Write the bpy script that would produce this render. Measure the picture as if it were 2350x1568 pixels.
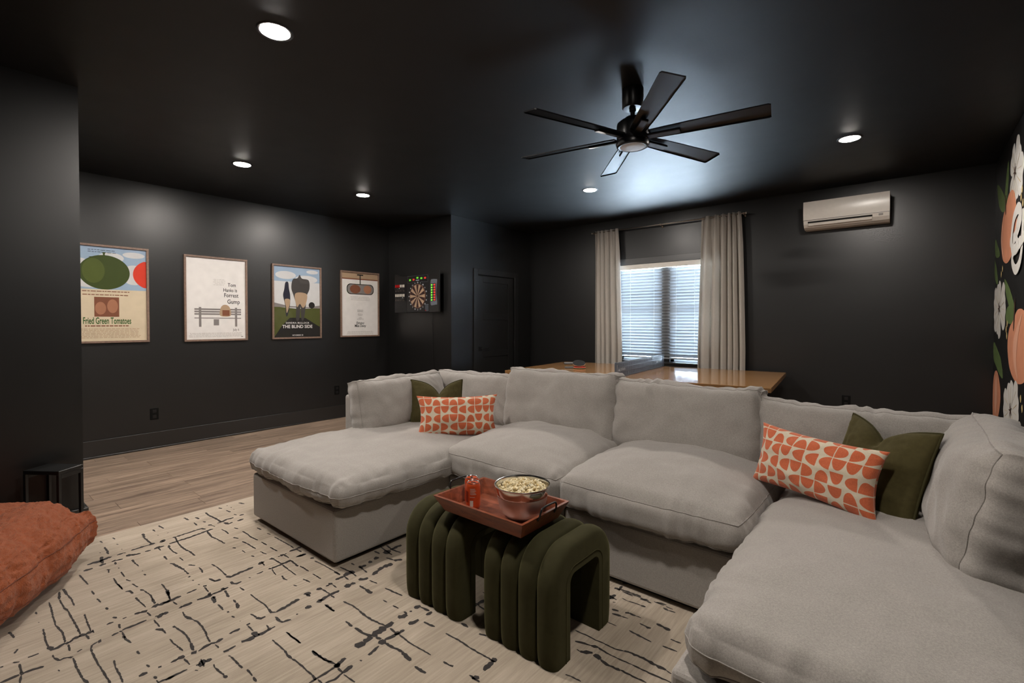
import bpy, bmesh, math, random
import numpy as np
from mathutils import Vector, Matrix, Euler

for o in list(bpy.data.objects):
    bpy.data.objects.remove(o, do_unlink=True)
SC = bpy.context.scene
COL = SC.collection
R = math.radians
random.seed(7)

# ------------------------------------------------------------------ camera
cam = bpy.data.cameras.new('camera')
cam.sensor_fit = 'HORIZONTAL'; cam.sensor_width = 36.0
cam.lens = 1100.0 / 2350.0 * 36.0
cam.shift_y = -25.8 / 2350.0
cam.clip_start = 0.02
camo = bpy.data.objects.new('camera', cam); COL.objects.link(camo)
camo.location = (0, 0, 1.32)
camo.rotation_euler = (R(90 - 0.92), 0, R(39.67))
SC.camera = camo

# ------------------------------------------------------------------ daylight outside + exposure
world = bpy.data.worlds.new('overcast_sky'); SC.world = world
world.use_nodes = True
bg = world.node_tree.nodes['Background']
bg.inputs['Color'].default_value = (0.66, 0.83, 1.0, 1)
bg.inputs['Strength'].default_value = 235.0
pl = bpy.data.lights.new('window_portal', 'AREA'); pl.shape = 'RECTANGLE'
pl.size = 1.34; pl.size_y = 1.34; pl.cycles.is_portal = True
plo = bpy.data.objects.new('window_portal', pl); COL.objects.link(plo)
plo.location = (-2.49, 6.42, 1.46); plo.rotation_euler = (R(-90), 0, 0)
SC.view_settings.view_transform = 'Standard'
SC.view_settings.look = 'None'
SC.view_settings.gamma = 1.0
SC.view_settings.use_curve_mapping = False
SC.view_settings.exposure = 0.0
LAMP = 710.0          # radiance of the recessed lamps

# ------------------------------------------------------------------ helpers
def thing(name, label=None, cat=None, loc=(0, 0, 0), rot=None, group=None, kind=None):
    o = bpy.data.objects.new(name, None); COL.objects.link(o)
    o.empty_display_size = 0.05
    o.location = loc
    if rot is not None:
        o.rotation_euler = rot.to_euler() if isinstance(rot, Matrix) else rot
    return tag(o, label, cat, group, kind)

def tag(o, label=None, cat=None, group=None, kind=None):
    if label: o['label'] = label
    if cat: o['category'] = cat
    if group: o['group'] = group
    if kind: o['kind'] = kind
    return o

def mobj(name, verts, faces, mat=None, parent=None, smooth=False, local=False, uv=None):
    v = np.asarray(verts, dtype=float).reshape(-1, 3)
    if parent is not None and not local:
        L = Vector((0, 0, 0)); p = parent
        while p is not None:
            L = L + p.location; p = p.parent
        v = v - np.array(L)
    me = bpy.data.meshes.new(name)
    me.from_pydata(v.tolist(), [], [list(f) for f in faces])
    if uv is not None:
        lay = me.uv_layers.new(name='UVMap')
        idx = np.zeros(len(me.loops), dtype=np.int32)
        me.loops.foreach_get('vertex_index', idx)
        lay.data.foreach_set('uv', np.asarray(uv, dtype=np.float32)[idx].ravel())
    me.update()
    return link(name, me, mat, parent, smooth)

def link(name, me, mat=None, parent=None, smooth=False):
    if mat is not None:
        me.materials.clear(); me.materials.append(mat)
    if smooth:
        me.polygons.foreach_set('use_smooth', [True] * len(me.polygons))
    o = bpy.data.objects.new(name, me); COL.objects.link(o)
    if parent is not None: o.parent = parent
    return o

def box_geo(x0, x1, y0, y1, z0, z1, bevel=0.0, seg=1):
    bm = bmesh.new()
    bmesh.ops.create_cube(bm, size=1)
    for v in bm.verts:
        v.co = Vector((x0 + (v.co.x + .5) * (x1 - x0), y0 + (v.co.y + .5) * (y1 - y0), z0 + (v.co.z + .5) * (z1 - z0)))
    if bevel > 0:
        bmesh.ops.bevel(bm, geom=list(bm.edges), offset=bevel, segments=seg, affect='EDGES', profile=.5)
    bm.verts.ensure_lookup_table()
    V = np.array([v.co[:] for v in bm.verts]); F = [[v.index for v in f.verts] for f in bm.faces]
    bm.free()
    return V, F

def box(name, x0, x1, y0, y1, z0, z1, mat, parent=None, bevel=0.0, seg=1, local=False, smooth=False):
    V, F = box_geo(x0, x1, y0, y1, z0, z1, bevel, seg)
    return mobj(name, V, F, mat, parent, smooth, local)

def join(geos):
    V = []; F = []; n = 0
    for v, f in geos:
        v = np.asarray(v, dtype=float).reshape(-1, 3)
        V.append(v); F += [[i + n for i in q] for q in f]; n += len(v)
    return np.vstack(V), F

def xf(geo, M):
    V, F = geo
    A = np.array(M)
    V = np.asarray(V, dtype=float).reshape(-1, 3)
    return V @ A[:3, :3].T + A[:3, 3], F

def tube_geo(pts, r, seg=8, closed=False, flat=1.0):
    P = [Vector(p) for p in pts]; n = len(P)
    V = []; F = []
    prev = None
    for i in range(n):
        if closed: t = P[(i + 1) % n] - P[i - 1]
        else: t = P[min(i + 1, n - 1)] - P[max(i - 1, 0)]
        if t.length < 1e-9: t = Vector((0, 0, 1))
        t.normalize()
        if prev is None:
            u = t.orthogonal().normalized()
        else:
            u = prev - t * prev.dot(t)
            if u.length < 1e-6: u = t.orthogonal()
            u.normalize()
        prev = u
        w = t.cross(u)
        rr = r[i] if hasattr(r, '__len__') else r
        for k in range(seg):
            a = 2 * math.pi * k / seg
            V.append(P[i] + u * math.cos(a) * rr + w * math.sin(a) * rr * flat)
    m = n if closed else n - 1
    for i in range(m):
        j = (i + 1) % n
        for k in range(seg):
            l = (k + 1) % seg
            F.append([i * seg + k, i * seg + l, j * seg + l, j * seg + k])
    if not closed:
        F.append(list(range(seg))[::-1]); F.append([(n - 1) * seg + k for k in range(seg)])
    return np.array([v[:] for v in V]), F

def tube(name, pts, r, mat, parent=None, seg=8, closed=False, local=False, smooth=True):
    V, F = tube_geo(pts, r, seg, closed)
    return mobj(name, V, F, mat, parent, smooth, local)

def lathe_geo(prof, seg=40, c=(0, 0, 0)):
    V = []; F = []
    m = len(prof)
    for k in range(seg):
        a = 2 * math.pi * k / seg
        for r, z in prof:
            V.append((c[0] + r * math.cos(a), c[1] + r * math.sin(a), c[2] + z))
    for k in range(seg):
        l = (k + 1) % seg
        for i in range(m - 1):
            F.append([k * m + i, l * m + i, l * m + i + 1, k * m + i + 1])
    V = np.array(V)
    if prof[0][0] > 1e-6: F.append([k * m for k in range(seg)][::-1])
    if prof[-1][0] > 1e-6: F.append([k * m + m - 1 for k in range(seg)])
    return V, F

def lathe(name, prof, mat, parent=None, seg=40, c=(0, 0, 0), local=False, smooth=True, open_=False):
    V, F = lathe_geo(prof, seg, c)
    if open_: F = [f for f in F if len(f) == 4]
    o = mobj(name, V, F, mat, parent, smooth, local)
    if smooth: sharp(o)
    return o

def sharp(o, ang=40):
    me = o.data
    bm = bmesh.new(); bm.from_mesh(me)
    bmesh.ops.remove_doubles(bm, verts=bm.verts, dist=1e-6)
    for e in bm.edges:
        if len(e.link_faces) == 2 and e.calc_face_angle(0) > R(ang): e.smooth = False
    bm.to_mesh(me); bm.free()
    return o

def disc_geo(cx, cy, rx, ry, z=0, seg=32, a0=0, a1=360):
    V = []
    full = abs(a1 - a0) >= 360
    n = seg if full else seg + 1
    for k in range(n):
        a = R(a0 + (a1 - a0) * k / seg)
        V.append((cx + rx * math.cos(a), cy + ry * math.sin(a), z))
    return np.array(V), [list(range(n))]

def rect_geo(x0, x1, y0, y1, z=0):
    return np.array([(x0, y0, z), (x1, y0, z), (x1, y1, z), (x0, y1, z)]), [[0, 1, 2, 3]]

def poly_geo(pts, z=0):
    return np.array([(p[0], p[1], z) for p in pts]), [list(range(len(pts)))]

def smooth_poly(pts, n=6):
    """closed Catmull-Rom through pts"""
    out = []; m = len(pts)
    for i in range(m):
        p0, p1, p2, p3 = [np.array(pts[(i + k - 1) % m], dtype=float) for k in range(4)]
        for k in range(n):
            t = k / n
            out.append(.5 * ((2 * p1) + (-p0 + p2) * t + (2 * p0 - 5 * p1 + 4 * p2 - p3) * t * t + (-p0 + 3 * p1 - 3 * p2 + p3) * t ** 3))
    return [tuple(p) for p in out]

def slab(geo, h):
    """give flat printed / painted shapes a little thickness upwards in local z"""
    V, F = geo; n = len(V)
    T = V.copy(); T[:, 2] += h
    FF = []
    for f in F:
        FF.append([i + n for i in f])
        k = len(f)
        for i in range(k): FF.append([f[i], f[(i + 1) % k], f[(i + 1) % k] + n, f[i] + n])
    return np.vstack([V, T]), FF

def text_geo(body, size, align='CENTER', xs=1.0, loc=(0, 0, 0), spacing=1.0, line=1.0, bold=0.0):
    cu = bpy.data.curves.new('txt', 'FONT'); cu.body = body; cu.size = size
    cu.align_x = align; cu.align_y = 'CENTER'; cu.space_character = spacing; cu.space_line = line
    cu.resolution_u = 3; cu.offset = bold
    o = bpy.data.objects.new('txt', cu); COL.objects.link(o)
    bpy.context.view_layer.update()
    me = bpy.data.meshes.new_from_object(o.evaluated_get(bpy.context.evaluated_depsgraph_get()))
    V = np.zeros(len(me.vertices) * 3); me.vertices.foreach_get('co', V); V = V.reshape(-1, 3)
    F = [list(p.vertices) for p in me.polygons]
    bpy.data.objects.remove(o); bpy.data.curves.remove(cu); bpy.data.meshes.remove(me)
    V[:, 0] *= xs
    return V + np.array(loc), F

def fit(geo, w, h=None):
    V, F = geo; V = V.copy()
    c = (V.max(0) + V.min(0)) / 2; e = V.max(0) - V.min(0)
    sx = w / e[0]; sy = (h / e[1]) if h else sx
    V[:, 0] = c[0] + (V[:, 0] - c[0]) * sx; V[:, 1] = c[1] + (V[:, 1] - c[1]) * sy
    return V, F

# gradient noise in numpy
_rng = np.random.RandomState(3)
_PERM = np.tile(_rng.permutation(256), 3)
_G = _rng.normal(size=(256, 3)); _G /= np.linalg.norm(_G, axis=1)[:, None]
def pn(x, y, z=0.0):
    x, y, z = np.broadcast_arrays(np.asarray(x, float), np.asarray(y, float), np.asarray(z, float))
    xi = np.floor(x).astype(int); yi = np.floor(y).astype(int); zi = np.floor(z).astype(int)
    xf_, yf_, zf_ = x - xi, y - yi, z - zi
    u, v, w = [t * t * t * (t * (t * 6 - 15) + 10) for t in (xf_, yf_, zf_)]
    res = 0
    for dx in (0, 1):
        for dy in (0, 1):
            for dz in (0, 1):
                h = _PERM[(_PERM[(_PERM[(xi + dx) & 255] + yi + dy) & 255] + zi + dz) & 255]
                g = _G[h]
                d = g[..., 0] * (xf_ - dx) + g[..., 1] * (yf_ - dy) + g[..., 2] * (zf_ - dz)
                res = res + d * (u if dx else 1 - u) * (v if dy else 1 - v) * (w if dz else 1 - w)
    return res * 1.6

# ------------------------------------------------------------------ materials
class N:
    def __init__(s, name):
        s.m = bpy.data.materials.new(name); s.m.use_nodes = True
        s.t = s.m.node_tree; s.b = s.t.nodes['Principled BSDF']; s.out = s.t.nodes['Material Output']
    def n(s, typ, **kw):
        nd = s.t.nodes.new(typ)
        for k, v in kw.items():
            if k.startswith('i_'):
                nd.inputs[k[2:]].default_value = v
            else: setattr(nd, k, v)
        return nd
    def l(s, a, b): s.t.links.new(a, b)
    def math(s, op, a, b=None, c=None):
        nd = s.n('ShaderNodeMath', operation=op)
        for i, x in enumerate((a, b, c)):
            if x is None: continue
            if isinstance(x, (int, float)): nd.inputs[i].default_value = x
            else: s.l(x, nd.inputs[i])
        return nd.outputs[0]
    def mixc(s, f, a, b, mode='MIX'):
        nd = s.n('ShaderNodeMix', data_type='RGBA', blend_type=mode)
        for sock, x in ((nd.inputs[0], f), (nd.inputs[6], a), (nd.inputs[7], b)):
            if isinstance(x, (int, float)): sock.default_value = x
            elif isinstance(x, tuple): sock.default_value = (*x, 1) if len(x) == 3 else x
            else: s.l(x, sock)
        return nd.outputs[2]
    def coords(s, kind='Object', scale=(1, 1, 1)):
        tc = s.n('ShaderNodeTexCoord'); mp = s.n('ShaderNodeMapping')
        mp.inputs['Scale'].default_value = scale
        s.l(tc.outputs[kind], mp.inputs[0]); return mp.outputs[0]
    def noise(s, vec, scale, detail=2, rough=.5, dist=0):
        nd = s.n('ShaderNodeTexNoise'); nd.inputs['Scale'].default_value = scale
        nd.inputs['Detail'].default_value = detail; nd.inputs['Roughness'].default_value = rough
        nd.inputs['Distortion'].default_value = dist
        s.l(vec, nd.inputs['Vector']); return nd.outputs['Fac']
    def ramp(s, f, stops):
        nd = s.n('ShaderNodeValToRGB'); e = nd.color_ramp.elements
        while len(e) < len(stops): e.new(.5)
        for el, (p, c) in zip(e, stops):
            el.position = p; el.color = (*c, 1) if len(c) == 3 else c
        s.l(f, nd.inputs[0]); return nd.outputs[0]
    def bump(s, h, strength=.3, dist=.002):
        nd = s.n('ShaderNodeBump'); nd.inputs['Strength'].default_value = strength
        nd.inputs['Distance'].default_value = dist
        s.l(h, nd.inputs['Height']); s.l(nd.outputs[0], s.b.inputs['Normal']); return nd.outputs[0]
    def set(s, **kw):
        for k, v in kw.items():
            k = {'base': 'Base Color', 'rough': 'Roughness', 'metal': 'Metallic', 'spec': 'Specular IOR Level',
                 'emit': 'Emission Color', 'estr': 'Emission Strength', 'sheen': 'Sheen Weight', 'sheenr': 'Sheen Roughness',
                 'sheent': 'Sheen Tint', 'coat': 'Coat Weight', 'coatr': 'Coat Roughness', 'alpha': 'Alpha'}.get(k, k)
            if isinstance(v, tuple) and len(v) == 3: v = (*v, 1)
            if isinstance(v, (int, float, tuple)): s.b.inputs[k].default_value = v
            else: s.l(v, s.b.inputs[k])
        return s.m

def plain(name, c, rough=.5, spec=.5, metal=0.0, var=.06, scale=30, **kw):
    m = N(name); v = m.coords()
    f = m.noise(v, scale, 3)
    col = m.mixc(f, tuple(x * (1 - var) for x in c), tuple(min(1, x * (1 + var)) for x in c))
    return m.set(base=col, rough=rough, spec=spec, metal=metal, **kw)

def paint(name, c, rough=.42, spec=.5):
    m = N(name); v = m.coords()
    f = m.noise(v, 1.7, 2)
    col = m.mixc(f, tuple(x * .92 for x in c), tuple(x * 1.08 for x in c))
    rr = m.math('MULTIPLY_ADD', m.noise(v, 5, 3), .06, rough - .03)
    m.bump(m.noise(v, 180, 3, .6), .10, .001)
    return m.set(base=col, rough=rr, spec=spec)

M_WALL = paint('charcoal_wall_paint', (.0058, .0057, .0056), .38, .68)
M_CEIL = paint('charcoal_ceiling_paint', (.0075, .0073, .0072), .52, .45)
M_TRIM = paint('charcoal_trim_paint', (.010, .0098, .0095), .33, .85)
M_BLACK = plain('black_plastic', (.008, .008, .008), .35)
M_BLKMET = plain('black_metal', (.006, .006, .006), .38)
M_WHITE = plain('white_plastic', (.72, .68, .62), .28)

def fabric(name, c, weave=620, var=.20, rough=.95, sheen=.25, bump=.25, stretch=(1, 1, 1)):
    m = N(name); v = m.coords('Object', stretch)
    f1 = m.noise(v, weave, 2, .6)
    f2 = m.noise(v, weave * .33, 3, .6)
    f = m.math('ADD', m.math('MULTIPLY', f1, .5), m.math('MULTIPLY', f2, .5))
    col = m.ramp(f, [(.36, tuple(x * (1 - var) for x in c)), (.64, tuple(min(1, x * (1 + var)) for x in c))])
    m.bump(f1, bump, .0012)
    return m.set(base=col, rough=rough, spec=.15, sheen=sheen, sheenr=.5)

M_SOFA = fabric('oatmeal_linen', (.325, .300, .275))
M_SEAM = fabric('oatmeal_seam', (.27, .247, .226))
M_GREEN = None
def velvet(name, c, scale=24, sheen=.6):
    m = N(name); v = m.coords()
    f = m.noise(v, scale, 3, .6)
    col = m.mixc(f, tuple(x * .75 for x in c), tuple(x * 1.25 for x in c))
    m.bump(m.noise(v, 900, 2), .15, .001)
    return m.set(base=col, rough=.85, spec=.12, sheen=sheen, sheenr=.35, sheent=(c[0] * 3 + .1, c[1] * 3 + .1, c[2] * 3 + .05))
M_VELV = velvet('olive_velvet', (.040, .0365, .0160))
M_OLIVE = velvet('olive_linen_velvet', (.062, .052, .020), 60, .35)

def wood(name, a, b, along=(1, 12, 12), scale=4, rough=.4, spec=.5, rnd=0.0):
    m = N(name); v = m.coords('Object', along)
    if rnd:
        oi = m.n('ShaderNodeObjectInfo')
        add = m.n('ShaderNodeVectorMath', operation='ADD'); m.l(v, add.inputs[0])
        cmb = m.n('ShaderNodeCombineXYZ')
        for i in range(3): m.l(m.math('MULTIPLY', oi.outputs['Random'], 37.0 + 11 * i), cmb.inputs[i])
        m.l(cmb.outputs[0], add.inputs[1]); v = add.outputs[0]
    f = m.noise(v, scale, 5, .6, .6)
    g = m.noise(v, scale * 9, 3, .5)
    f = m.math('ADD', m.math('MULTIPLY', f, .75), m.math('MULTIPLY', g, .25))
    col = m.ramp(f, [(.30, a), (.70, b)])
    if rnd:
        k = m.math('MULTIPLY_ADD', oi.outputs['Random'], rnd * 2, 1 - rnd)
        sc = m.n('ShaderNodeVectorMath', operation='SCALE'); m.l(col, sc.inputs[0]); m.l(k, sc.inputs['Scale'])
        col = sc.outputs[0]
    m.bump(g, .06, .001)
    return m.set(base=col, rough=rough, spec=spec)

M_PLANK = wood('oak_vinyl_plank', (.085, .056, .041), (.385, .28, .205), (11, .8, 11), 2.2, .42, .4, .10)
M_TABLE = wood('oak_table', (.23, .118, .045), (.35, .19, .080), (1.2, 14, 14), 2.5, .13, .5)
M_FRAME = wood('walnut_frame', (.15, .095, .07), (.26, .17, .125), (6, 6, 6), 8, .45)
M_TRAYW = wood('acacia_tray', (.085, .022, .010), (.32, .085, .038), (3, 14, 14), 3.0, .38)

def emis(name, c, s):
    m = N(name); return m.set(base=(0, 0, 0), emit=c, estr=s, rough=.6)
M_LAMP = emis('lamp_lens', (1.0, .925, .85), LAMP)

# ================================================================== STRUCTURE
XL, XR, YD, YW, XJ, YF, ZC = -6.09, 0.59, 4.418, 6.146, -4.72, -2.3, 2.76
XP, YP = -3.934, 0.58      # partition wall corner

def struct(o): o['kind'] = 'structure'; return o

# floor with planks laid along Y
floor = struct(box('floor', XL - .2, XR + .2, YF - .2, YW + .3, -.12, -.012, M_BLACK))
PW, PLN = .182, 1.22
_plank_me = None
row = 0; x = XL - .02
V, F = box_geo(-PW / 2 + .0006, PW / 2 - .0006, -PLN / 2 + .0006, PLN / 2 - .0006, -.012, 0, .0012)
_pm = bpy.data.meshes.new('plank'); _pm.from_pydata(V.tolist(), [], F); _pm.materials.append(M_PLANK)
cells = []
while x < XR + .1:
    off = random.uniform(0, PLN)
    y = YF - off
    while y < YW + .1:
        cells.append((x + PW / 2, y + PLN / 2)); y += PLN
    x += PW
def _vis(c):  # the bare strip by the poster wall first, then the rest
    return (c[0] > -3.75, (c[0] + 5) ** 2 + (c[1] - 1.6) ** 2)
cells.sort(key=_vis)
for cx, cy in cells[:298]:
    o = bpy.data.objects.new('plank', _pm); COL.objects.link(o); o.parent = floor
    o.location = (cx, cy, 0)

ceiling = struct(box('ceiling', XL - .2, XR + .2, YF - .2, YW + .3, ZC, ZC + .15, M_CEIL))
struct(box('wall_left', XL - .15, XL, YF, YW + .2, 0, ZC, M_WALL))
struct(box('wall_front', XL - .15, XR + .15, YF - .15, YF, 0, ZC, M_WALL))
wall_right = struct(box('wall_right', XR, XR + .15, YF, YW + .2, 0, ZC, M_WALL))
struct(box('wall_closet', XL, XJ - .12, YD, YD + .12, 0, ZC, M_WALL))
# side wall of the closet, with the door opening
DL, DR, DT = 4.925, 5.735, 2.0
struct(mobj('wall_closet_side', *join([box_geo(XJ - .12, XJ, YD, DL, 0, ZC), box_geo(XJ - .12, XJ, DR, YW, 0, ZC),
                                       box_geo(XJ - .12, XJ, DL, DR, DT, ZC)]), M_WALL))
# window wall with its opening
WX0, WX1, WZ0, WZ1 = -3.16, -1.82, .80, 2.115
struct(mobj('wall_back', *join([box_geo(XL, WX0, YW, YW + .2, 0, ZC), box_geo(WX1, XR, YW, YW + .2, 0, ZC),
                                box_geo(WX0, WX1, YW, YW + .2, 0, WZ0), box_geo(WX0, WX1, YW, YW + .2, WZ1, ZC)]), M_WALL))
struct(box('wall_partition', XP - .13, XP, YF, YP, 0, ZC, M_WALL))

def baseb(name, x0, x1, y0, y1):
    V, F = box_geo(x0, x1, y0, y1, 0, .172, .003)
    o = struct(mobj(name, V, F, M_TRIM)); return o
b = baseb('baseboard_left', XL, XL + .014, YF, YD)
box('shoe_moulding', XL + .014, XL + .026, YF, YD, 0, .018, M_TRIM, b, .004)
b = baseb('baseboard_closet', XL + .014, XJ, YD - .014, YD)
b = baseb('baseboard_back', XJ, XR, YW - .014, YW)
b = baseb('baseboard_right', XR - .014, XR, YF, YW - .014)
b = mobj('baseboard_partition', *join([box_geo(XP, XP + .02, YF, YP + .02, 0, .172, .003), box_geo(XP - .15, XP, YP, YP + .02, 0, .172, .003)]), M_TRIM); struct(b)
b = mobj('baseboard_closet_side', *join([box_geo(XJ, XJ + .014, YD - .014, DL - .095, 0, .172, .003), box_geo(XJ, XJ + .014, DR + .095, YW, 0, .172, .003)]), M_TRIM); struct(b)

# ---- door
door = thing('door_1', 'charcoal painted shaker panel door with black lever handle', None, (XJ, (DL + DR) / 2, 0), kind='structure')
box('door_casing', XJ, XJ + .018, DL - .085, DL - .004, 0, DT + .085, M_TRIM, door, .002)
box('door_casing', XJ, XJ + .018, DR + .004, DR + .085, 0, DT + .085, M_TRIM, door, .002)
box('door_casing', XJ, XJ + .018, DL - .004, DR + .004, DT + .004, DT + .085, M_TRIM, door, .002)
LX = XJ - .01
leaf = mobj('door_leaf', *join([
    box_geo(LX - .035, LX - .012, DL + .003, DR - .003, .01, DT - .005),
    box_geo(LX - .012, LX, DL + .003, DL + .125, .01, DT - .005, .0015), box_geo(LX - .012, LX, DR - .125, DR - .003, .01, DT - .005, .0015),
    box_geo(LX - .012, LX, DL + .125, DR - .125, 1.90, DT - .005, .0015), box_geo(LX - .012, LX, DL + .125, DR - .125, 1.36, 1.45, .0015),
    box_geo(LX - .012, LX, DL + .125, DR - .125, .82, .91, .0015), box_geo(LX - .012, LX, DL + .125, DR - .125, .01, .28, .0015)]), M_TRIM, door)
hd = mobj('door_handle', *join([box_geo(LX, LX + .010, DL + .035, DL + .095, .915, .975, .002), tube_geo([(LX + .01, DL + .065, .945), (LX + .05, DL + .065, .945)], .010, 10),
                               box_geo(LX + .043, LX + .056, DL + .058, DL + .185, .937, .953, .003)]), M_BLACK, leaf)
for z in (.25, 1.0, 1.78):
    tube('hinge', [(XJ + .004, DR - .001, z - .05), (XJ + .004, DR - .001, z + .05)], .007, M_BLACK, door, 8)

# ---- window: two double-hung units with a centre mullion
M_WFR = plain('white_vinyl', (.62, .64, .66), .4)
M_GLASS = N('window_glass')
_m = M_GLASS
_t = _m.n('ShaderNodeBsdfTransparent'); _g = _m.n('ShaderNodeBsdfGlossy'); _g.inputs['Roughness'].default_value = 0.02
_f = _m.n('ShaderNodeFresnel'); _f.inputs['IOR'].default_value = 1.45
_gm = _m.n('ShaderNodeNewGeometry'); _x = _m.n('ShaderNodeMixShader'); _m.l(_m.math('MULTIPLY', _f.outputs[0], _m.math('SUBTRACT', 1.0, _gm.outputs['Backfacing'])), _x.inputs[0]); _m.l(_t.outputs[0], _x.inputs[1]); _m.l(_g.outputs[0], _x.inputs[2]); _m.l(_x.outputs[0], _m.out.inputs['Surface'])
M_GLASS = _m.m
win = thing('window_1', 'double-hung window pair behind white blinds', None, (-2.49, YW, WZ0), kind='structure')
mx = -2.49
box('window_mullion', mx - .055, mx + .055, YW + .05, YW + .16, WZ0, WZ1, M_BLACK, win)
for a, b_ in ((WX0, mx - .055), (mx + .055, WX1)):
    y0, y1 = YW + .10, YW + .14
    fr = mobj('window_sash', *join([box_geo(a, a + .045, y0, y1, WZ0, WZ1, .003), box_geo(b_ - .045, b_, y0, y1, WZ0, WZ1, .003),
                                   box_geo(a, b_, y0, y1, WZ0, WZ0 + .05, .003), box_geo(a, b_, y0, y1, WZ1 - .05, WZ1, .003),
                                   box_geo(a, b_, y0, y1, 1.44, 1.49, .003)]), M_WFR, win)
    for z0, z1 in ((WZ0 + .05, 1.44), (1.49, WZ1 - .05)):
        box('pane', a + .045, b_ - .045, YW + .117, YW + .123, z0, z1, M_GLASS, fr)
tr = thing('trim_1', None, None, (-2.49, YW, WZ0), kind='structure')
cs = .085
box('window_casing', WX0 - cs, WX0, YW - .018, YW, WZ0 - .02, WZ1 + cs, M_TRIM, tr, .002)
box('window_casing', WX1, WX1 + cs, YW - .018, YW, WZ0 - .02, WZ1 + cs, M_TRIM, tr, .002)
box('window_casing', WX0, WX1, YW - .018, YW, WZ1, WZ1 + cs, M_TRIM, tr, .002)
box('window_sill', WX0 - cs - .02, WX1 + cs + .02, YW - .045, YW + .06, WZ0 - .022, WZ0, M_TRIM, tr, .003)
box('window_apron', WX0 - cs, WX1 + cs, YW - .018, YW, WZ0 - .11, WZ0 - .022, M_TRIM, tr, .002)

# ---- blinds
_m = N('blind_slat_white'); v = _m.coords()
_d = _m.n('ShaderNodeBsdfDiffuse'); _d.inputs['Color'].default_value = (.225, .235, .245, 1)
_t = _m.n('ShaderNodeBsdfTranslucent'); _t.inputs['Color'].default_value = (.74, .80, .86, 1)
_x = _m.n('ShaderNodeMixShader'); _x.inputs[0].default_value = .03
_m.l(_d.outputs[0], _x.inputs[1]); _m.l(_t.outputs[0], _x.inputs[2]); _m.l(_x.outputs[0], _m.out.inputs['Surface'])
M_SLAT = _m.m
bl = thing('window_blind', 'white horizontal slatted blind lowered over the window', 'blind', (-2.49, YW + .045, WZ0))
BX0, BX1 = WX0 + .006, WX1 - .006
box('valance', BX0, BX1, YW - .02, YW + .01, 2.045, 2.112, M_WHITE, bl, .004)
box('headrail', BX0 + .004, BX1 - .004, YW + .012, YW + .07, 2.06, 2.108, M_WHITE, bl, .003)
SP = .0405; nsl = 29; zb = .885
prof = []
for k in range(7):
    s = -1 + 2 * k / 6
    prof.append((s * .0245, .0022 * (1 - s * s)))
V = []; F = []
for xx in (BX0 + .004 + 2.49, BX1 - .004 + 2.49):
    for (py_, pz_) in prof: V.append((xx, py_, pz_))
    for (py_, pz_) in prof[::-1]: V.append((xx, py_, pz_ - .0024))
n = 14
for k in range(n): F.append([k, (k + 1) % n, n + (k + 1) % n, n + k])
F.append(list(range(n))[::-1]); F.append(list(range(n, 2 * n)))
_sm = bpy.data.meshes.new('slat'); _sm.from_pydata(V, [], F); _sm.materials.append(M_SLAT)
for k in range(nsl):
    o = bpy.data.objects.new('slat', _sm); COL.objects.link(o); o.parent = bl
    o.location = (0, 0, zb + k * SP - WZ0); o.rotation_euler = (R(-62 + random.uniform(-.6, .6)), 0, 0)
box('bottom_rail', BX0 + .004, BX1 - .004, YW + .022, YW + .068, .838, .858, M_SLAT, bl, .003)
for xx in (-2.98, -2.64, -2.34, -2.0):
    tube('ladder_cord', [(xx, YW + .0195, .85), (xx, YW + .0195, 2.06)], .0011, M_WHITE, bl, 5)
tube('pull_cord', [(-2.10, YW + .012, .97), (-2.10, YW + .012, 2.06)], .0013, M_WHITE, bl, 5)

# ---- painted mural on the right wall (flat paint a fraction of a millimetre thick)
MCNT = [0]
def mural(name, pts, mat, lvl=0, n=6):
    MCNT[0] += 1
    P = smooth_poly(pts, n) if n else pts
    geo = slab(poly_geo([(y, z) for y, z in P]), .0004)
    V, F = geo
    W = np.stack([XR - .0003 - .0012 * lvl - .00004 * (MCNT[0] % 25) - V[:, 2], V[:, 0], V[:, 1]], axis=1)
    return mobj(name, W, F, mat, wall_right)
M_PETAL = plain('mural_white', (.62, .60, .56), .55, .3, scale=8, var=.08)
M_PEACH = plain('mural_peach', (.62, .26, .15), .55, .3, scale=6, var=.18)
M_PEACHL = plain('mural_peach_light', (.70, .36, .24), .55, .3, scale=6)
M_LEAF = plain('mural_leaf', (.10, .15, .05), .55, .3, scale=9, var=.3)
M_STEM = plain('mural_stem', (.06, .03, .02), .55, .3)
M_BUD = plain('mural_bud', (.55, .42, .20), .55, .3)
def flower(cy, cz, petals):
    for (py_, pz_, w) in petals:
        w = w * 1.45
        d = np.array([py_ - cy, pz_ - cz]); L = np.linalg.norm(d); t = d / L; nn = np.array([-t[1], t[0]])
        c = np.array([cy, cz])
        P = [c + t * .01, c + t * L * .35 + nn * w * .36, c + t * L * .75 + nn * w * .52, c + t * L * .98 + nn * w * .25, c + t * L * .93,
             c + t * L * 1.0 - nn * w * .25, c + t * L * .75 - nn * w * .52, c + t * L * .35 - nn * w * .36]
        mural('painted_petal', [tuple(p) for p in P], M_PETAL, 1)
        for s in (-.16, .14):
            q = [c + t * L * .2 + nn * w * s * .5, c + t * L * .7 + nn * w * s * 1.2 + nn * .004, c + t * L * .72 + nn * w * s * 1.2]
            mural('painted_vein', [tuple(p) for p in q], M_BUD, 2, 3)
    for k in range(7):
        a = k * 2 * math.pi / 7
        t = np.array([math.cos(a), math.sin(a)]); nn = np.array([-t[1], t[0]]); c = np.array([cy, cz])
        mural('painted_stamen', [tuple(c - nn * .006), tuple(c + t * .055 - nn * .004), tuple(c + t * .06 + nn * .004), tuple(c + nn * .006)], M_STEM, 3, 2)
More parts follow.
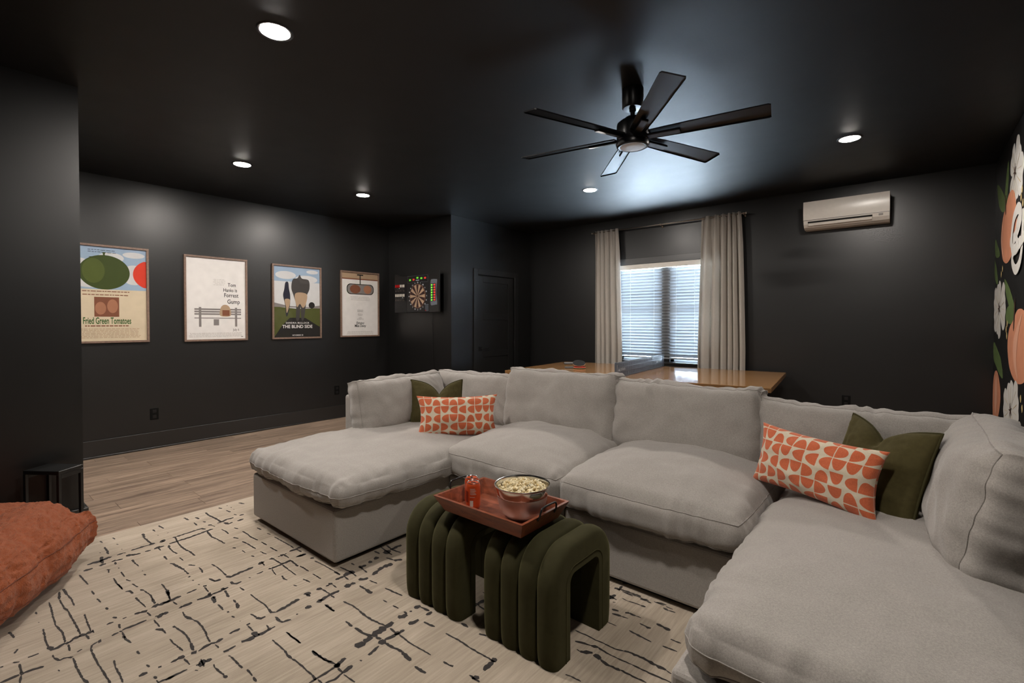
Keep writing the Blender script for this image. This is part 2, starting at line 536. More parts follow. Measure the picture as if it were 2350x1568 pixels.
flower(5.10, 2.43, [(5.27, 2.60, .17), (4.90, 2.60, .2), (4.76, 2.33, .2), (5.02, 2.20, .16), (5.28, 2.25, .16)])
flower(5.80, 1.438, [(5.86, 1.665, .17), (5.49, 1.56, .17), (5.46, 1.36, .17), (5.87, 1.20, .19), (6.12, 1.32, .16), (6.13, 1.55, .15)])
flower(5.13, .661, [(5.19, .875, .2), (4.82, .82, .18), (4.80, .60, .18), (5.05, .44, .2), (5.44, .50, .18), (5.49, .68, .17)])
mural('painted_peach', [(5.54, 2.24), (5.38, 2.32), (5.16, 2.31), (5.03, 2.18), (4.99, 2.02), (5.14, 1.86), (5.38, 1.79), (5.64, 1.84), (5.76, 2.02), (5.68, 2.18)], M_PEACH, 1)
mural('painted_peach_shade', [(5.54, 2.24), (5.64, 2.12), (5.67, 1.98), (5.58, 1.84), (5.72, 1.95), (5.72, 2.08)], M_PEACHL, 2)
mural('painted_peach', [(5.10, 1.33), (4.90, 1.41), (4.66, 1.40), (4.46, 1.30), (4.38, 1.12), (4.50, .97), (4.72, .90), (4.98, .90), (5.22, .98), (5.33, 1.14), (5.26, 1.27)], M_PEACH, 1)
mural('painted_peach_shade', [(4.72, 1.38), (4.86, 1.22), (4.92, 1.05), (4.84, .92), (5.02, 1.02), (5.04, 1.2)], M_PEACHL, 2)
mural('painted_peach', [(6.05, .86), (5.90, .90), (5.76, .84), (5.66, .71), (5.74, .55), (5.92, .46), (6.10, .48), (6.13, .70)], M_PEACH, 1)
mural('painted_peach_shade', [(5.92, .86), (5.84, .70), (5.92, .52), (6.0, .66)], M_PEACHL, 2)
for L in ([(6.06, 2.54), (5.80, 2.45), (5.58, 2.32), (5.57, 2.23), (5.78, 2.26), (5.95, 2.36)],
          [(5.44, 2.60), (5.42, 2.45), (5.52, 2.26), (5.60, 2.30), (5.56, 2.46)],
          [(6.13, 2.07), (5.98, 2.0), (5.83, 1.90), (6.0, 1.89), (6.13, 1.95)], [(6.14, 1.88), (6.02, 1.80), (5.92, 1.66), (6.05, 1.68), (6.14, 1.76)],
          [(5.54, 1.67), (5.28, 1.58), (5.06, 1.45), (5.04, 1.40), (5.22, 1.42), (5.42, 1.52)], [(5.45, 1.345), (5.40, 1.43), (5.22, 1.45), (5.06, 1.40), (5.08, 1.32), (5.28, 1.31)],
          [(6.13, 1.14), (5.90, 1.09), (5.68, 1.01), (5.56, .87), (5.74, .88), (5.96, .94), (6.12, 1.0)],
          [(4.55, 1.9), (4.3, 1.82), (4.1, 1.66), (4.3, 1.68), (4.48, 1.76)], [(4.35, .62), (4.15, .55), (3.98, .40), (4.16, .41), (4.32, .5)]):
    mural('painted_leaf', L, M_LEAF, 0)
mural('painted_stem', [(5.03, 1.47), (4.99, 1.47), (5.03, 1.28), (5.07, 1.28)], M_STEM, 2, 2)
mural('painted_stem', [(5.56, 2.33), (5.52, 2.34), (5.50, 2.20), (5.54, 2.20)], M_STEM, 2, 2)
for (y, z) in ((5.36, 1.31), (5.41, 1.265), (5.37, 1.215), (5.65, 1.765), (5.72, 1.725), (4.83, 2.19), (4.76, 2.14), (4.80, 2.24), (4.72, .80), (4.66, .74)):
    mural('painted_bud', [(y + .025, z), (y, z + .028), (y - .025, z), (y, z - .028)], M_BUD, 1, 4)
# the script lettering "eg..." of which the photograph shows the first two letters
def stroke(pts, w):
    P = [np.array(p, dtype=float) for p in pts]
    out = []
    for s in (1, -1):
        side = []
        for i, p in enumerate(P):
            t = P[min(i + 1, len(P) - 1)] - P[max(i - 1, 0)]; t = t / (np.linalg.norm(t) + 1e-9)
            side.append(tuple(p + s * np.array([-t[1], t[0]]) * w[i] / 2))
        out.append(side)
    return out
def brush(name, pts, ws):
    a, b_ = stroke(pts, ws)
    geos = []
    V = []; F = []; x_ = XR - .0055
    for i in range(len(pts) - 1):
        n0 = len(V); x_ -= .00004
        V += [(x_, *a[i]), (x_, *a[i + 1]), (x_, *b_[i + 1]), (x_, *b_[i])]; F.append([n0, n0 + 1, n0 + 2, n0 + 3])
        dV, dF = disc_geo(pts[i][0], pts[i][1], ws[i] / 2, ws[i] / 2, 0, 14)
        n0 = len(V); x_ -= .00002; V += [(x_, v_[0], v_[1]) for v_ in dV]; F += [[k + n0 for k in f_] for f_ in dF]
    W = np.array(V)
    return mobj(name, W, F, M_PETAL, wall_right)
def curve(pts, n=8):
    out = []
    for i in range(len(pts) - 1):
        p0 = np.array(pts[max(i - 1, 0)], float); p1 = np.array(pts[i], float); p2 = np.array(pts[i + 1], float); p3 = np.array(pts[min(i + 2, len(pts) - 1)], float)
        for k in range(n):
            t = k / n
            out.append(.5 * ((2 * p1) + (-p0 + p2) * t + (2 * p0 - 5 * p1 + 4 * p2 - p3) * t * t + (-p0 + 3 * p1 - 3 * p2 + p3) * t ** 3))
    out.append(np.array(pts[-1], float)); return out
e = curve([(5.22, 1.93), (5.02, 1.95), (4.84, 2.02), (4.80, 2.09), (4.92, 2.13), (5.08, 2.08), (5.16, 1.96), (5.12, 1.87), (4.96, 1.85), (4.78, 1.88)])
brush('painted_letter', e, [.085] * len(e))
g = curve([(4.72, 2.06), (4.90, 2.04), (4.98, 1.96), (4.90, 1.88), (4.74, 1.90), (4.70, 2.05), (4.72, 1.85), (4.80, 1.74), (4.96, 1.70), (5.10, 1.77), (5.06, 1.84), (4.86, 1.86), (4.6, 1.90)])
brush('painted_letter', g, [.075] * len(g))

# ================================================================== CEILING LAMPS
def downlight(x, y, label):
    t = thing('recessed_light', label, 'ceiling light', (x, y, ZC), group='recessed ceiling lights')
    lathe('trim_ring', [(.068, -.001), (.069, -.004), (.078, -.005), (.084, -.003), (.086, 0), (.068, 0)], M_CEIL, t, 40, local=True)
    lathe('lens', [(.0676, -.0035), (.064, -.0055), (.050, -.0072), (.025, -.008), (0, -.0083)], M_LAMP, t, 40, local=True)
downlight(-2.43, 1.094, 'large bright round ceiling light nearest the camera, at the top left')
downlight(-4.685, 1.807, 'round ceiling light between the partition wall and the framed posters')
downlight(-4.768, 3.112, 'small round ceiling light in front of the fourth poster and dart board')
downlight(-2.684, 4.563, 'small round ceiling light below the fan, in front of the window')
downlight(-.375, 4.59, 'round ceiling light above the wall air conditioner')
downlight(-.40, 1.10, 'round ceiling light over the right chaise seat')
downlight(-4.66, .5, 'round ceiling light behind the partition wall')

# ================================================================== SOFA
SOFA = thing('sectional_sofa', 'large light grey linen U-shaped sectional sofa with loose cushions', 'sofa', (-1.42, 2.2, 0))

def cube_surface(nx, ny, nz):
    def ax(n):
        t = np.linspace(-1, 1, n + 1); return .55 * np.sin(t * math.pi / 2) + .45 * t
    X, Y, Z = ax(nx), ax(ny), ax(nz)
    key = {}; V = []; F = []
    def vid(i, j, k):
        q = (i, j, k)
        if q not in key:
            key[q] = len(V); V.append((X[i], Y[j], Z[k]))
        return key[q]
    for i in range(nx):
        for j in range(ny):
            F.append([vid(i, j, nz), vid(i + 1, j, nz), vid(i + 1, j + 1, nz), vid(i, j + 1, nz)])
            F.append([vid(i, j, 0), vid(i, j + 1, 0), vid(i + 1, j + 1, 0), vid(i + 1, j, 0)])
    for i in range(nx):
        for k in range(nz):
            F.append([vid(i, 0, k), vid(i + 1, 0, k), vid(i + 1, 0, k + 1), vid(i, 0, k + 1)])
            F.append([vid(i, ny, k), vid(i, ny, k + 1), vid(i + 1, ny, k + 1), vid(i + 1, ny, k)])
    for j in range(ny):
        for k in range(nz):
            F.append([vid(0, j, k), vid(0, j, k + 1), vid(0, j + 1, k + 1), vid(0, j + 1, k)])
            F.append([vid(nx, j, k), vid(nx, j + 1, k), vid(nx, j + 1, k + 1), vid(nx, j, k + 1)])
    return np.array(V), F

class Cushion:
    def __init__(s, hx, hy, hz, r, ct=.05, cb=0.0, pucker=.004, big=.008, seed=0, bow=.012, ear=0.0, sag=0.0, pl=.07, pf=.028, fold=0.0):
        s.h = np.array([hx, hy, hz]); s.r = r; s.ct = ct; s.cb = cb; s.pk = pucker; s.big = big; s.sd = seed * 13.7
        s.bow = bow; s.ear = ear; s.sag = sag; s.pl = pl; s.pf = pf; s.fold = fold
    def surf(s, P, out=0.0):
        P = np.asarray(P, float); h = s.h; r = min(s.r, h.min() * .999)
        p = P * h
        q = np.clip(p, -(h - r), h - r); d = p - q
        L = np.linalg.norm(d, axis=1); L[L < 1e-9] = 1
        nrm = d / L[:, None]
        a, b, c = P.T
        p = q + nrm * r
        e = (1 - np.abs(a) ** 3.2) * (1 - np.abs(b) ** 3.2)
        f = (c + 1) / 2
        p[:, 2] += s.ct * e * f - s.cb * e * (1 - f)
        # sides swell out between the corners
        p[:, 0] += np.sign(a) * s.bow * (1 - b * b) * np.abs(a) ** 4
        p[:, 1] += np.sign(b) * s.bow * (1 - a * a) * np.abs(b) ** 4
        if s.ear:
            k = (np.abs(a) * np.abs(b)) ** 9
            p[:, 0] += np.sign(a) * s.ear * k; p[:, 1] += np.sign(b) * s.ear * k
        if s.sag:
            p[:, 1] -= s.sag * (1 - a * a) * np.clip(b, 0, 1) ** 3
        da = (1 - np.abs(a)) * h[0]; db = (1 - np.abs(b)) * h[1]
        x, y = a * h[0], b * h[1]
        n1 = pn(y / s.pf + s.sd, np.abs(a) * h[0] / .16, s.sd) ; n2 = pn(x / s.pf + s.sd + 9, np.abs(b) * h[1] / .16, s.sd + 5)
        w = s.pk * (np.exp(-da / s.pl) * n1 + np.exp(-db / s.pl) * n2)
        w = w + s.big * pn(x / .23 + s.sd, y / .23, c * .8 + s.sd) + s.big * .35 * pn(x / .08 + s.sd, y / .08 + 4, c + s.sd)
        if s.fold:
            g = pn((x * .8 + y * .6) / .055 + s.sd, (x * -.6 + y * .8) / .28, s.sd)
            mask = np.clip(pn(x / .3 + s.sd + 3, y / .3 + 8, 1.5) * 2 + .1, 0, 1)
            w = w + s.fold * (1 - np.abs(g) * 2.2) * mask
        if getattr(s, 'crinkle', 0):
            X3, Y3, Z3 = p[:, 0], p[:, 1], p[:, 2]
            wob = pn(X3 / .12, Y3 / .12, Z3 / .12)
            q1 = np.abs(pn(X3 / .070 + 1.6 * wob, Y3 / .030 + wob, Z3 / .036)); q2 = np.abs(pn(X3 / .030 + 7 + wob, Y3 / .020, Z3 / .022 - wob)); q3 = pn(X3 / .16 + 3, Y3 / .10, Z3 / .1)
            w = w + s.crinkle * (.5 * (.5 - q1) + .40 * (.5 - q2) + .35 * q3)
        return p + nrm * (w + out)[:, None]
    def mesh(s, n):
        V, F = cube_surface(*n); return s.surf(V), F
    def seam(s, c=1.0, r=.0022, M=None, m=90):
        t = np.linspace(-1, 1, m, endpoint=False)
        loop = np.concatenate([np.stack([t, -np.ones(m), np.full(m, c)], 1), np.stack([np.ones(m), t, np.full(m, c)], 1),
                               np.stack([-t, np.ones(m), np.full(m, c)], 1), np.stack([-np.ones(m), -t, np.full(m, c)], 1)])
        P = s.surf(loop, r * .35)
        g = tube_geo([tuple(p) for p in P], r, 6, True)
        return g

def place_cushion(name, cu, M, n, parent, mat=M_SOFA, seams=(1.0, -1.0), mseam=M_SEAM, local=False):
    g = xf(cu.mesh(n), M)
    o = mobj(name, *g, mat, parent, True, local)
    for c in seams:
        V, F = xf(cu.seam(c), M)
        if not local: V = V - np.array(parent.location)
        mobj('seam', V, F, mseam, o, True, True)
    return o

T_ = Matrix.Translation
def RM(ax, d): return Matrix.Rotation(R(d), 4, ax)

# bases (upholstered plinths)
def base(x0, x1, y0, y1, z0=.04, z1=.325):
    box('base', x0, x1, y0, y1, z0, z1, M_SOFA, SOFA, .018, 3, smooth=False)
    box('plinth', x0 + .05, x1 - .05, y0 + .05, y1 - .05, .012, z0, M_BLACK, SOFA)
base(-3.34, -2.325, 1.335, 3.18)
base(-2.323, -1.422, 2.15, 3.18)
base(-1.420, -.522, 2.15, 3.18)
base(-.520, .50, 1.335, 3.18)
# back panels
box('back_panel', -3.34, -2.33, 3.04, 3.19, .30, .762, M_SOFA, SOFA, .022, 3)
box('back_panel', -2.323, -1.422, 3.04, 3.19, .30, .762, M_SOFA, SOFA, .022, 3)
box('back_panel', -1.420, -.522, 3.04, 3.19, .30, .762, M_SOFA, SOFA, .022, 3)
box('back_panel', -.515, .50, 3.04, 3.19, .30, .762, M_SOFA, SOFA, .022, 3)
box('arm_panel', -3.375, -3.235, 2.03, 3.04, .10, .762, M_SOFA, SOFA, .022, 3)
box('arm_panel', .37, .51, 2.03, 3.04, .10, .762, M_SOFA, SOFA, .022, 3)

# seat cushions
place_cushion('seat_cushion', Cushion(.565, .835, .074, .073, .080, 0, .011, .012, 1, .02, .0, pl=.10, pf=.052, fold=.004), T_((-2.815, 2.148, .404)), (80, 110, 14), SOFA, seams=(.0, -.85))
place_cushion('seat_cushion', Cushion(.462, .47, .078, .06, .100, .0, .009, .012, 2, .02, pl=.09, pf=.048, fold=.003), T_((-1.885, 2.56, .438)) @ RM('X', 2), (80, 80, 10), SOFA)
place_cushion('seat_cushion', Cushion(.462, .47, .078, .06, .105, .0, .009, .013, 3, .02, pl=.09, pf=.048, fold=.003), T_((-.975, 2.56, .438)) @ RM('X', 2), (80, 80, 10), SOFA)
place_cushion('seat_cushion', Cushion(.445, .825, .074, .073, .080, 0, .011, .012, 4, .02, pl=.11, pf=.055, fold=.004), T_((-.048, 2.160, .404)), (80, 110, 14), SOFA, seams=(.15, -.75))

# back cushions: local x = width, y = height, z = thickness towards the sitter
def backc(cx, cy, cz, w, h, th, lean, turn, seed, roll=0, **kw):
    M = T_((cx, cy, cz)) @ RM('Z', turn) @ RM('X', 90 - lean) @ RM('Z', roll)
    a = dict(r=.075, ct=.05, cb=.01, pucker=.008, big=.015, seed=seed, bow=.010, ear=.016, pl=.060, pf=.046, fold=.009); a.update(kw)
    return place_cushion('back_cushion', Cushion(w / 2, h / 2, th / 2, **a), M, (88, 54, 12), SOFA)
backc(-2.83, 2.93, .692, .93, .415, .17, 12, 0, 11, sag=.01)
backc(-1.945, 2.90, .735, .955, .48, .18, 11, 0, 12, sag=.012)
backc(-1.045, 2.90, .724, .90, .458, .18, 11, -1, 13, sag=.014)
backc(-.16, 2.90, .708, .93, .418, .18, 10, 0, 14, sag=.03)
backc(-3.105, 2.36, .692, .84, .42, .17, 10, 90, 15, roll=1, sag=.008)
backc(.235, 2.44, .708, .86, .45, .19, 12, -90, 16, roll=0, ct=.075, big=.018, pucker=.008, pf=.045)

# ================================================================== THROW PILLOWS
class Pillow:
    def __init__(s, w, h, T, chop=0.0, cx=0.0, seed=0, pull=.07, wr=.004):
        s.w, s.h, s.T, s.chop, s.cx, s.sd, s.pull, s.wr = w, h, T, chop, cx, seed * 7.3, pull, wr
    def outline(s, u, v):
        x = s.w / 2 * u * (1 - s.pull * (1 - v * v) * u * u)
        y = s.h / 2 * v * (1 - s.pull * (1 - u * u) * v * v)
        k = np.exp(-np.abs(u - s.cx) / .34) * np.clip((v + .35) / 1.35, 0, 1) ** 2
        y = y - s.chop * k
        return x, y, k
    def surf(s, u, v, side):
        x, y, k = s.outline(u, v)
        t = s.T / 2 * np.clip((1 - u ** 2) * (1 - v ** 2), 0, 1) ** .42
        t = t * (1 - .55 * k * (1 if s.chop else 0))
        e = np.clip((1 - u ** 2) * (1 - v ** 2), 0, 1)
        n = pn(u * 2.1 + s.sd, v * 2.1, side * 3 + s.sd) * s.wr * 2 + pn(u * 6 + s.sd, v * 6, side * 3 + s.sd) * s.wr * .8
        n = n + s.wr * np.exp(-(1 - np.abs(u)) * 6) * pn(v * 13 + s.sd, u * 2, side) + s.wr * np.exp(-(1 - np.abs(v)) * 6) * pn(u * 13 + s.sd, v * 2, side)
        if s.chop:  # crease under the dent
            n = n - s.wr * 2.2 * np.exp(-((u - s.cx - .25 * (1 - v)) / .07) ** 2) * np.clip(v, 0, 1)
        t = t + n * e ** .35
        return np.stack([x, y, side * np.maximum(t, .002)], -1)
    def geo(s, n=40):
        q = np.linspace(-1, 1, n + 1); q = .6 * np.sin(q * math.pi / 2) + .4 * q
        U, Vv = np.meshgrid(q, q, indexing='ij')
        V = []; F = []; UV = []
        for side in (1, -1):
            P = s.surf(U.ravel(), Vv.ravel(), side); o = len(V) and len(V[0])
            V.append(P); UV.append(np.stack([(U.ravel() + 1) / 2 + (0 if side > 0 else 3), (Vv.ravel() + 1) / 2], -1))
            for i in range(n):
                for j in range(n):
                    f = [i * (n + 1) + j, (i + 1) * (n + 1) + j, (i + 1) * (n + 1) + j + 1, i * (n + 1) + j + 1]
                    if side < 0: f = [k + (n + 1) ** 2 for k in f[::-1]]
                    F.append(f)
        # close the rim
        m = (n + 1) ** 2
        rim = [(i, 0) for i in range(n)] + [(n, j) for j in range(n)] + [(n - i, n) for i in range(n)] + [(0, n - j) for j in range(n)]
        ids = [i * (n + 1) + j for i, j in rim]
        for k in range(len(ids)):
            a, b_ = ids[k], ids[(k + 1) % len(ids)]
            F.append([a, a + m, b_ + m, b_])
        return np.vstack(V), F, np.vstack(UV)
    def rim(s, m=40, out=1.0):
        t = np.linspace(-1, 1, m, endpoint=False); o = np.ones(m)
        u = np.concatenate([t, o, -t, -o]); v = np.concatenate([-o, t, o, -t])
        x, y, k = s.outline(u, v)
        return [(a * out, b_ * out, 0) for a, b_ in zip(x, y)]

def lumbar_mat():
    m = N('coral_mosaic_linen')
    tc = m.n('ShaderNodeTexCoord'); mp = m.n('ShaderNodeMapping'); mp.inputs['Scale'].default_value = (9.6, 5.0, 1)
    mp.inputs['Location'].default_value = (.2, .3, 0)
    m.l(tc.outputs['UV'], mp.inputs[0])
    fl = m.n('ShaderNodeVectorMath', operation='FLOOR'); m.l(mp.outputs[0], fl.inputs[0])
    fr = m.n('ShaderNodeVectorMath', operation='FRACTION'); m.l(mp.outputs[0], fr.inputs[0])
    wn = m.n('ShaderNodeTexWhiteNoise', noise_dimensions='2D'); m.l(fl.outputs[0], wn.inputs['Vector'])
    k = m.math('FLOOR', m.math('MULTIPLY', wn.outputs['Value'], 3.999))
    sp = m.n('ShaderNodeSeparateXYZ'); m.l(fr.outputs[0], sp.inputs[0])
    x, y = sp.outputs[0], sp.outputs[1]
    isv = m.math('GREATER_THAN', k, 1.5)
    def lerp(a, b_, f): return m.math('ADD', m.math('MULTIPLY', a, m.math('SUBTRACT', 1.0, f)), m.math('MULTIPLY', b_, f))
    s = lerp(x, y, isv); t0 = lerp(y, x, isv)
    t = lerp(t0, m.math('SUBTRACT', 1.0, t0), m.math('MODULO', k, 2.0))
    a = m.math('DIVIDE', m.math('SUBTRACT', s, .5), .475); b_ = m.math('DIVIDE', t, .86)
    r2 = m.math('ADD', m.math('MULTIPLY', a, a), m.math('MULTIPLY', b_, b_))
    ins = m.math('MULTIPLY', m.math('LESS_THAN', r2, 1.0), m.math('GREATER_THAN', t, .035))
    ob = m.coords('Object')
    nz = m.noise(ob, 260, 3)
    orange = m.mixc(nz, (.40, .085, .035), (.66, .17, .075)); cream = m.mixc(nz, (.52, .45, .33), (.68, .60, .47))
    m.bump(m.noise(ob, 700, 2), .2, .001)
    return m.set(base=m.mixc(ins, cream, orange), rough=.9, spec=.15, sheen=.2)
M_LUMB = lumbar_mat()
M_PIPE = velvet('olive_piping', (.045, .040, .016), 60, .3)

def pillow(name, P, mat, label, M, group, pipe=None):
    t = thing(name, label, 'pillow', M.to_translation(), M.to_3x3().to_4x4(), group)
    V, F, UV = P.geo(44)
    c = mobj('pillow_cover', V, F, mat, t, True, True, UV)
    if pipe: mobj('piping', *tube_geo(P.rim(44, 1.012), .0045, 6, True), pipe, t, True, True)
    return t
def facing(cx, cy, cz, yaw, lean, roll=0):
    """pillow standing up, front face looking along -Y turned by yaw, top leaning back by lean"""
    return T_((cx, cy, cz)) @ RM('Z', yaw) @ RM('X', 90 - lean) @ RM('Z', roll)
pillow('lumbar_pillow', Pillow(.58, .30, .17, 0, 0, 1, .11, .006), M_LUMB, 'coral and cream geometric lumbar pillow on the left chaise, before the small olive pillow',
       facing(-2.485, 2.385, .650, 48, 14, 0), 'patterned lumbar pillows', None)
pillow('throw_pillow', Pillow(.40, .41, .14, .12, .1, 2, .05, .006), M_OLIVE, 'olive green throw pillow in the left corner, dented at the top',
       facing(-2.84, 2.50, .675, 46, 16, 0), 'olive throw pillows', M_PIPE)
pillow('lumbar_pillow', Pillow(.565, .285, .155, 0, 0, 3, .11, .006), M_LUMB, 'coral and cream geometric lumbar pillow on the right chaise, leaning on the large olive pillow',
       facing(-.322, 2.475, .680, -27, 14, -1), 'patterned lumbar pillows', None)
pillow('throw_pillow', Pillow(.43, .43, .16, .095, -.08, 4, .06, .007), M_OLIVE, 'olive green throw pillow beside the big right arm cushion',
       facing(-.095, 2.57, .690, -46, 18, 0), 'olive throw pillows', M_PIPE)

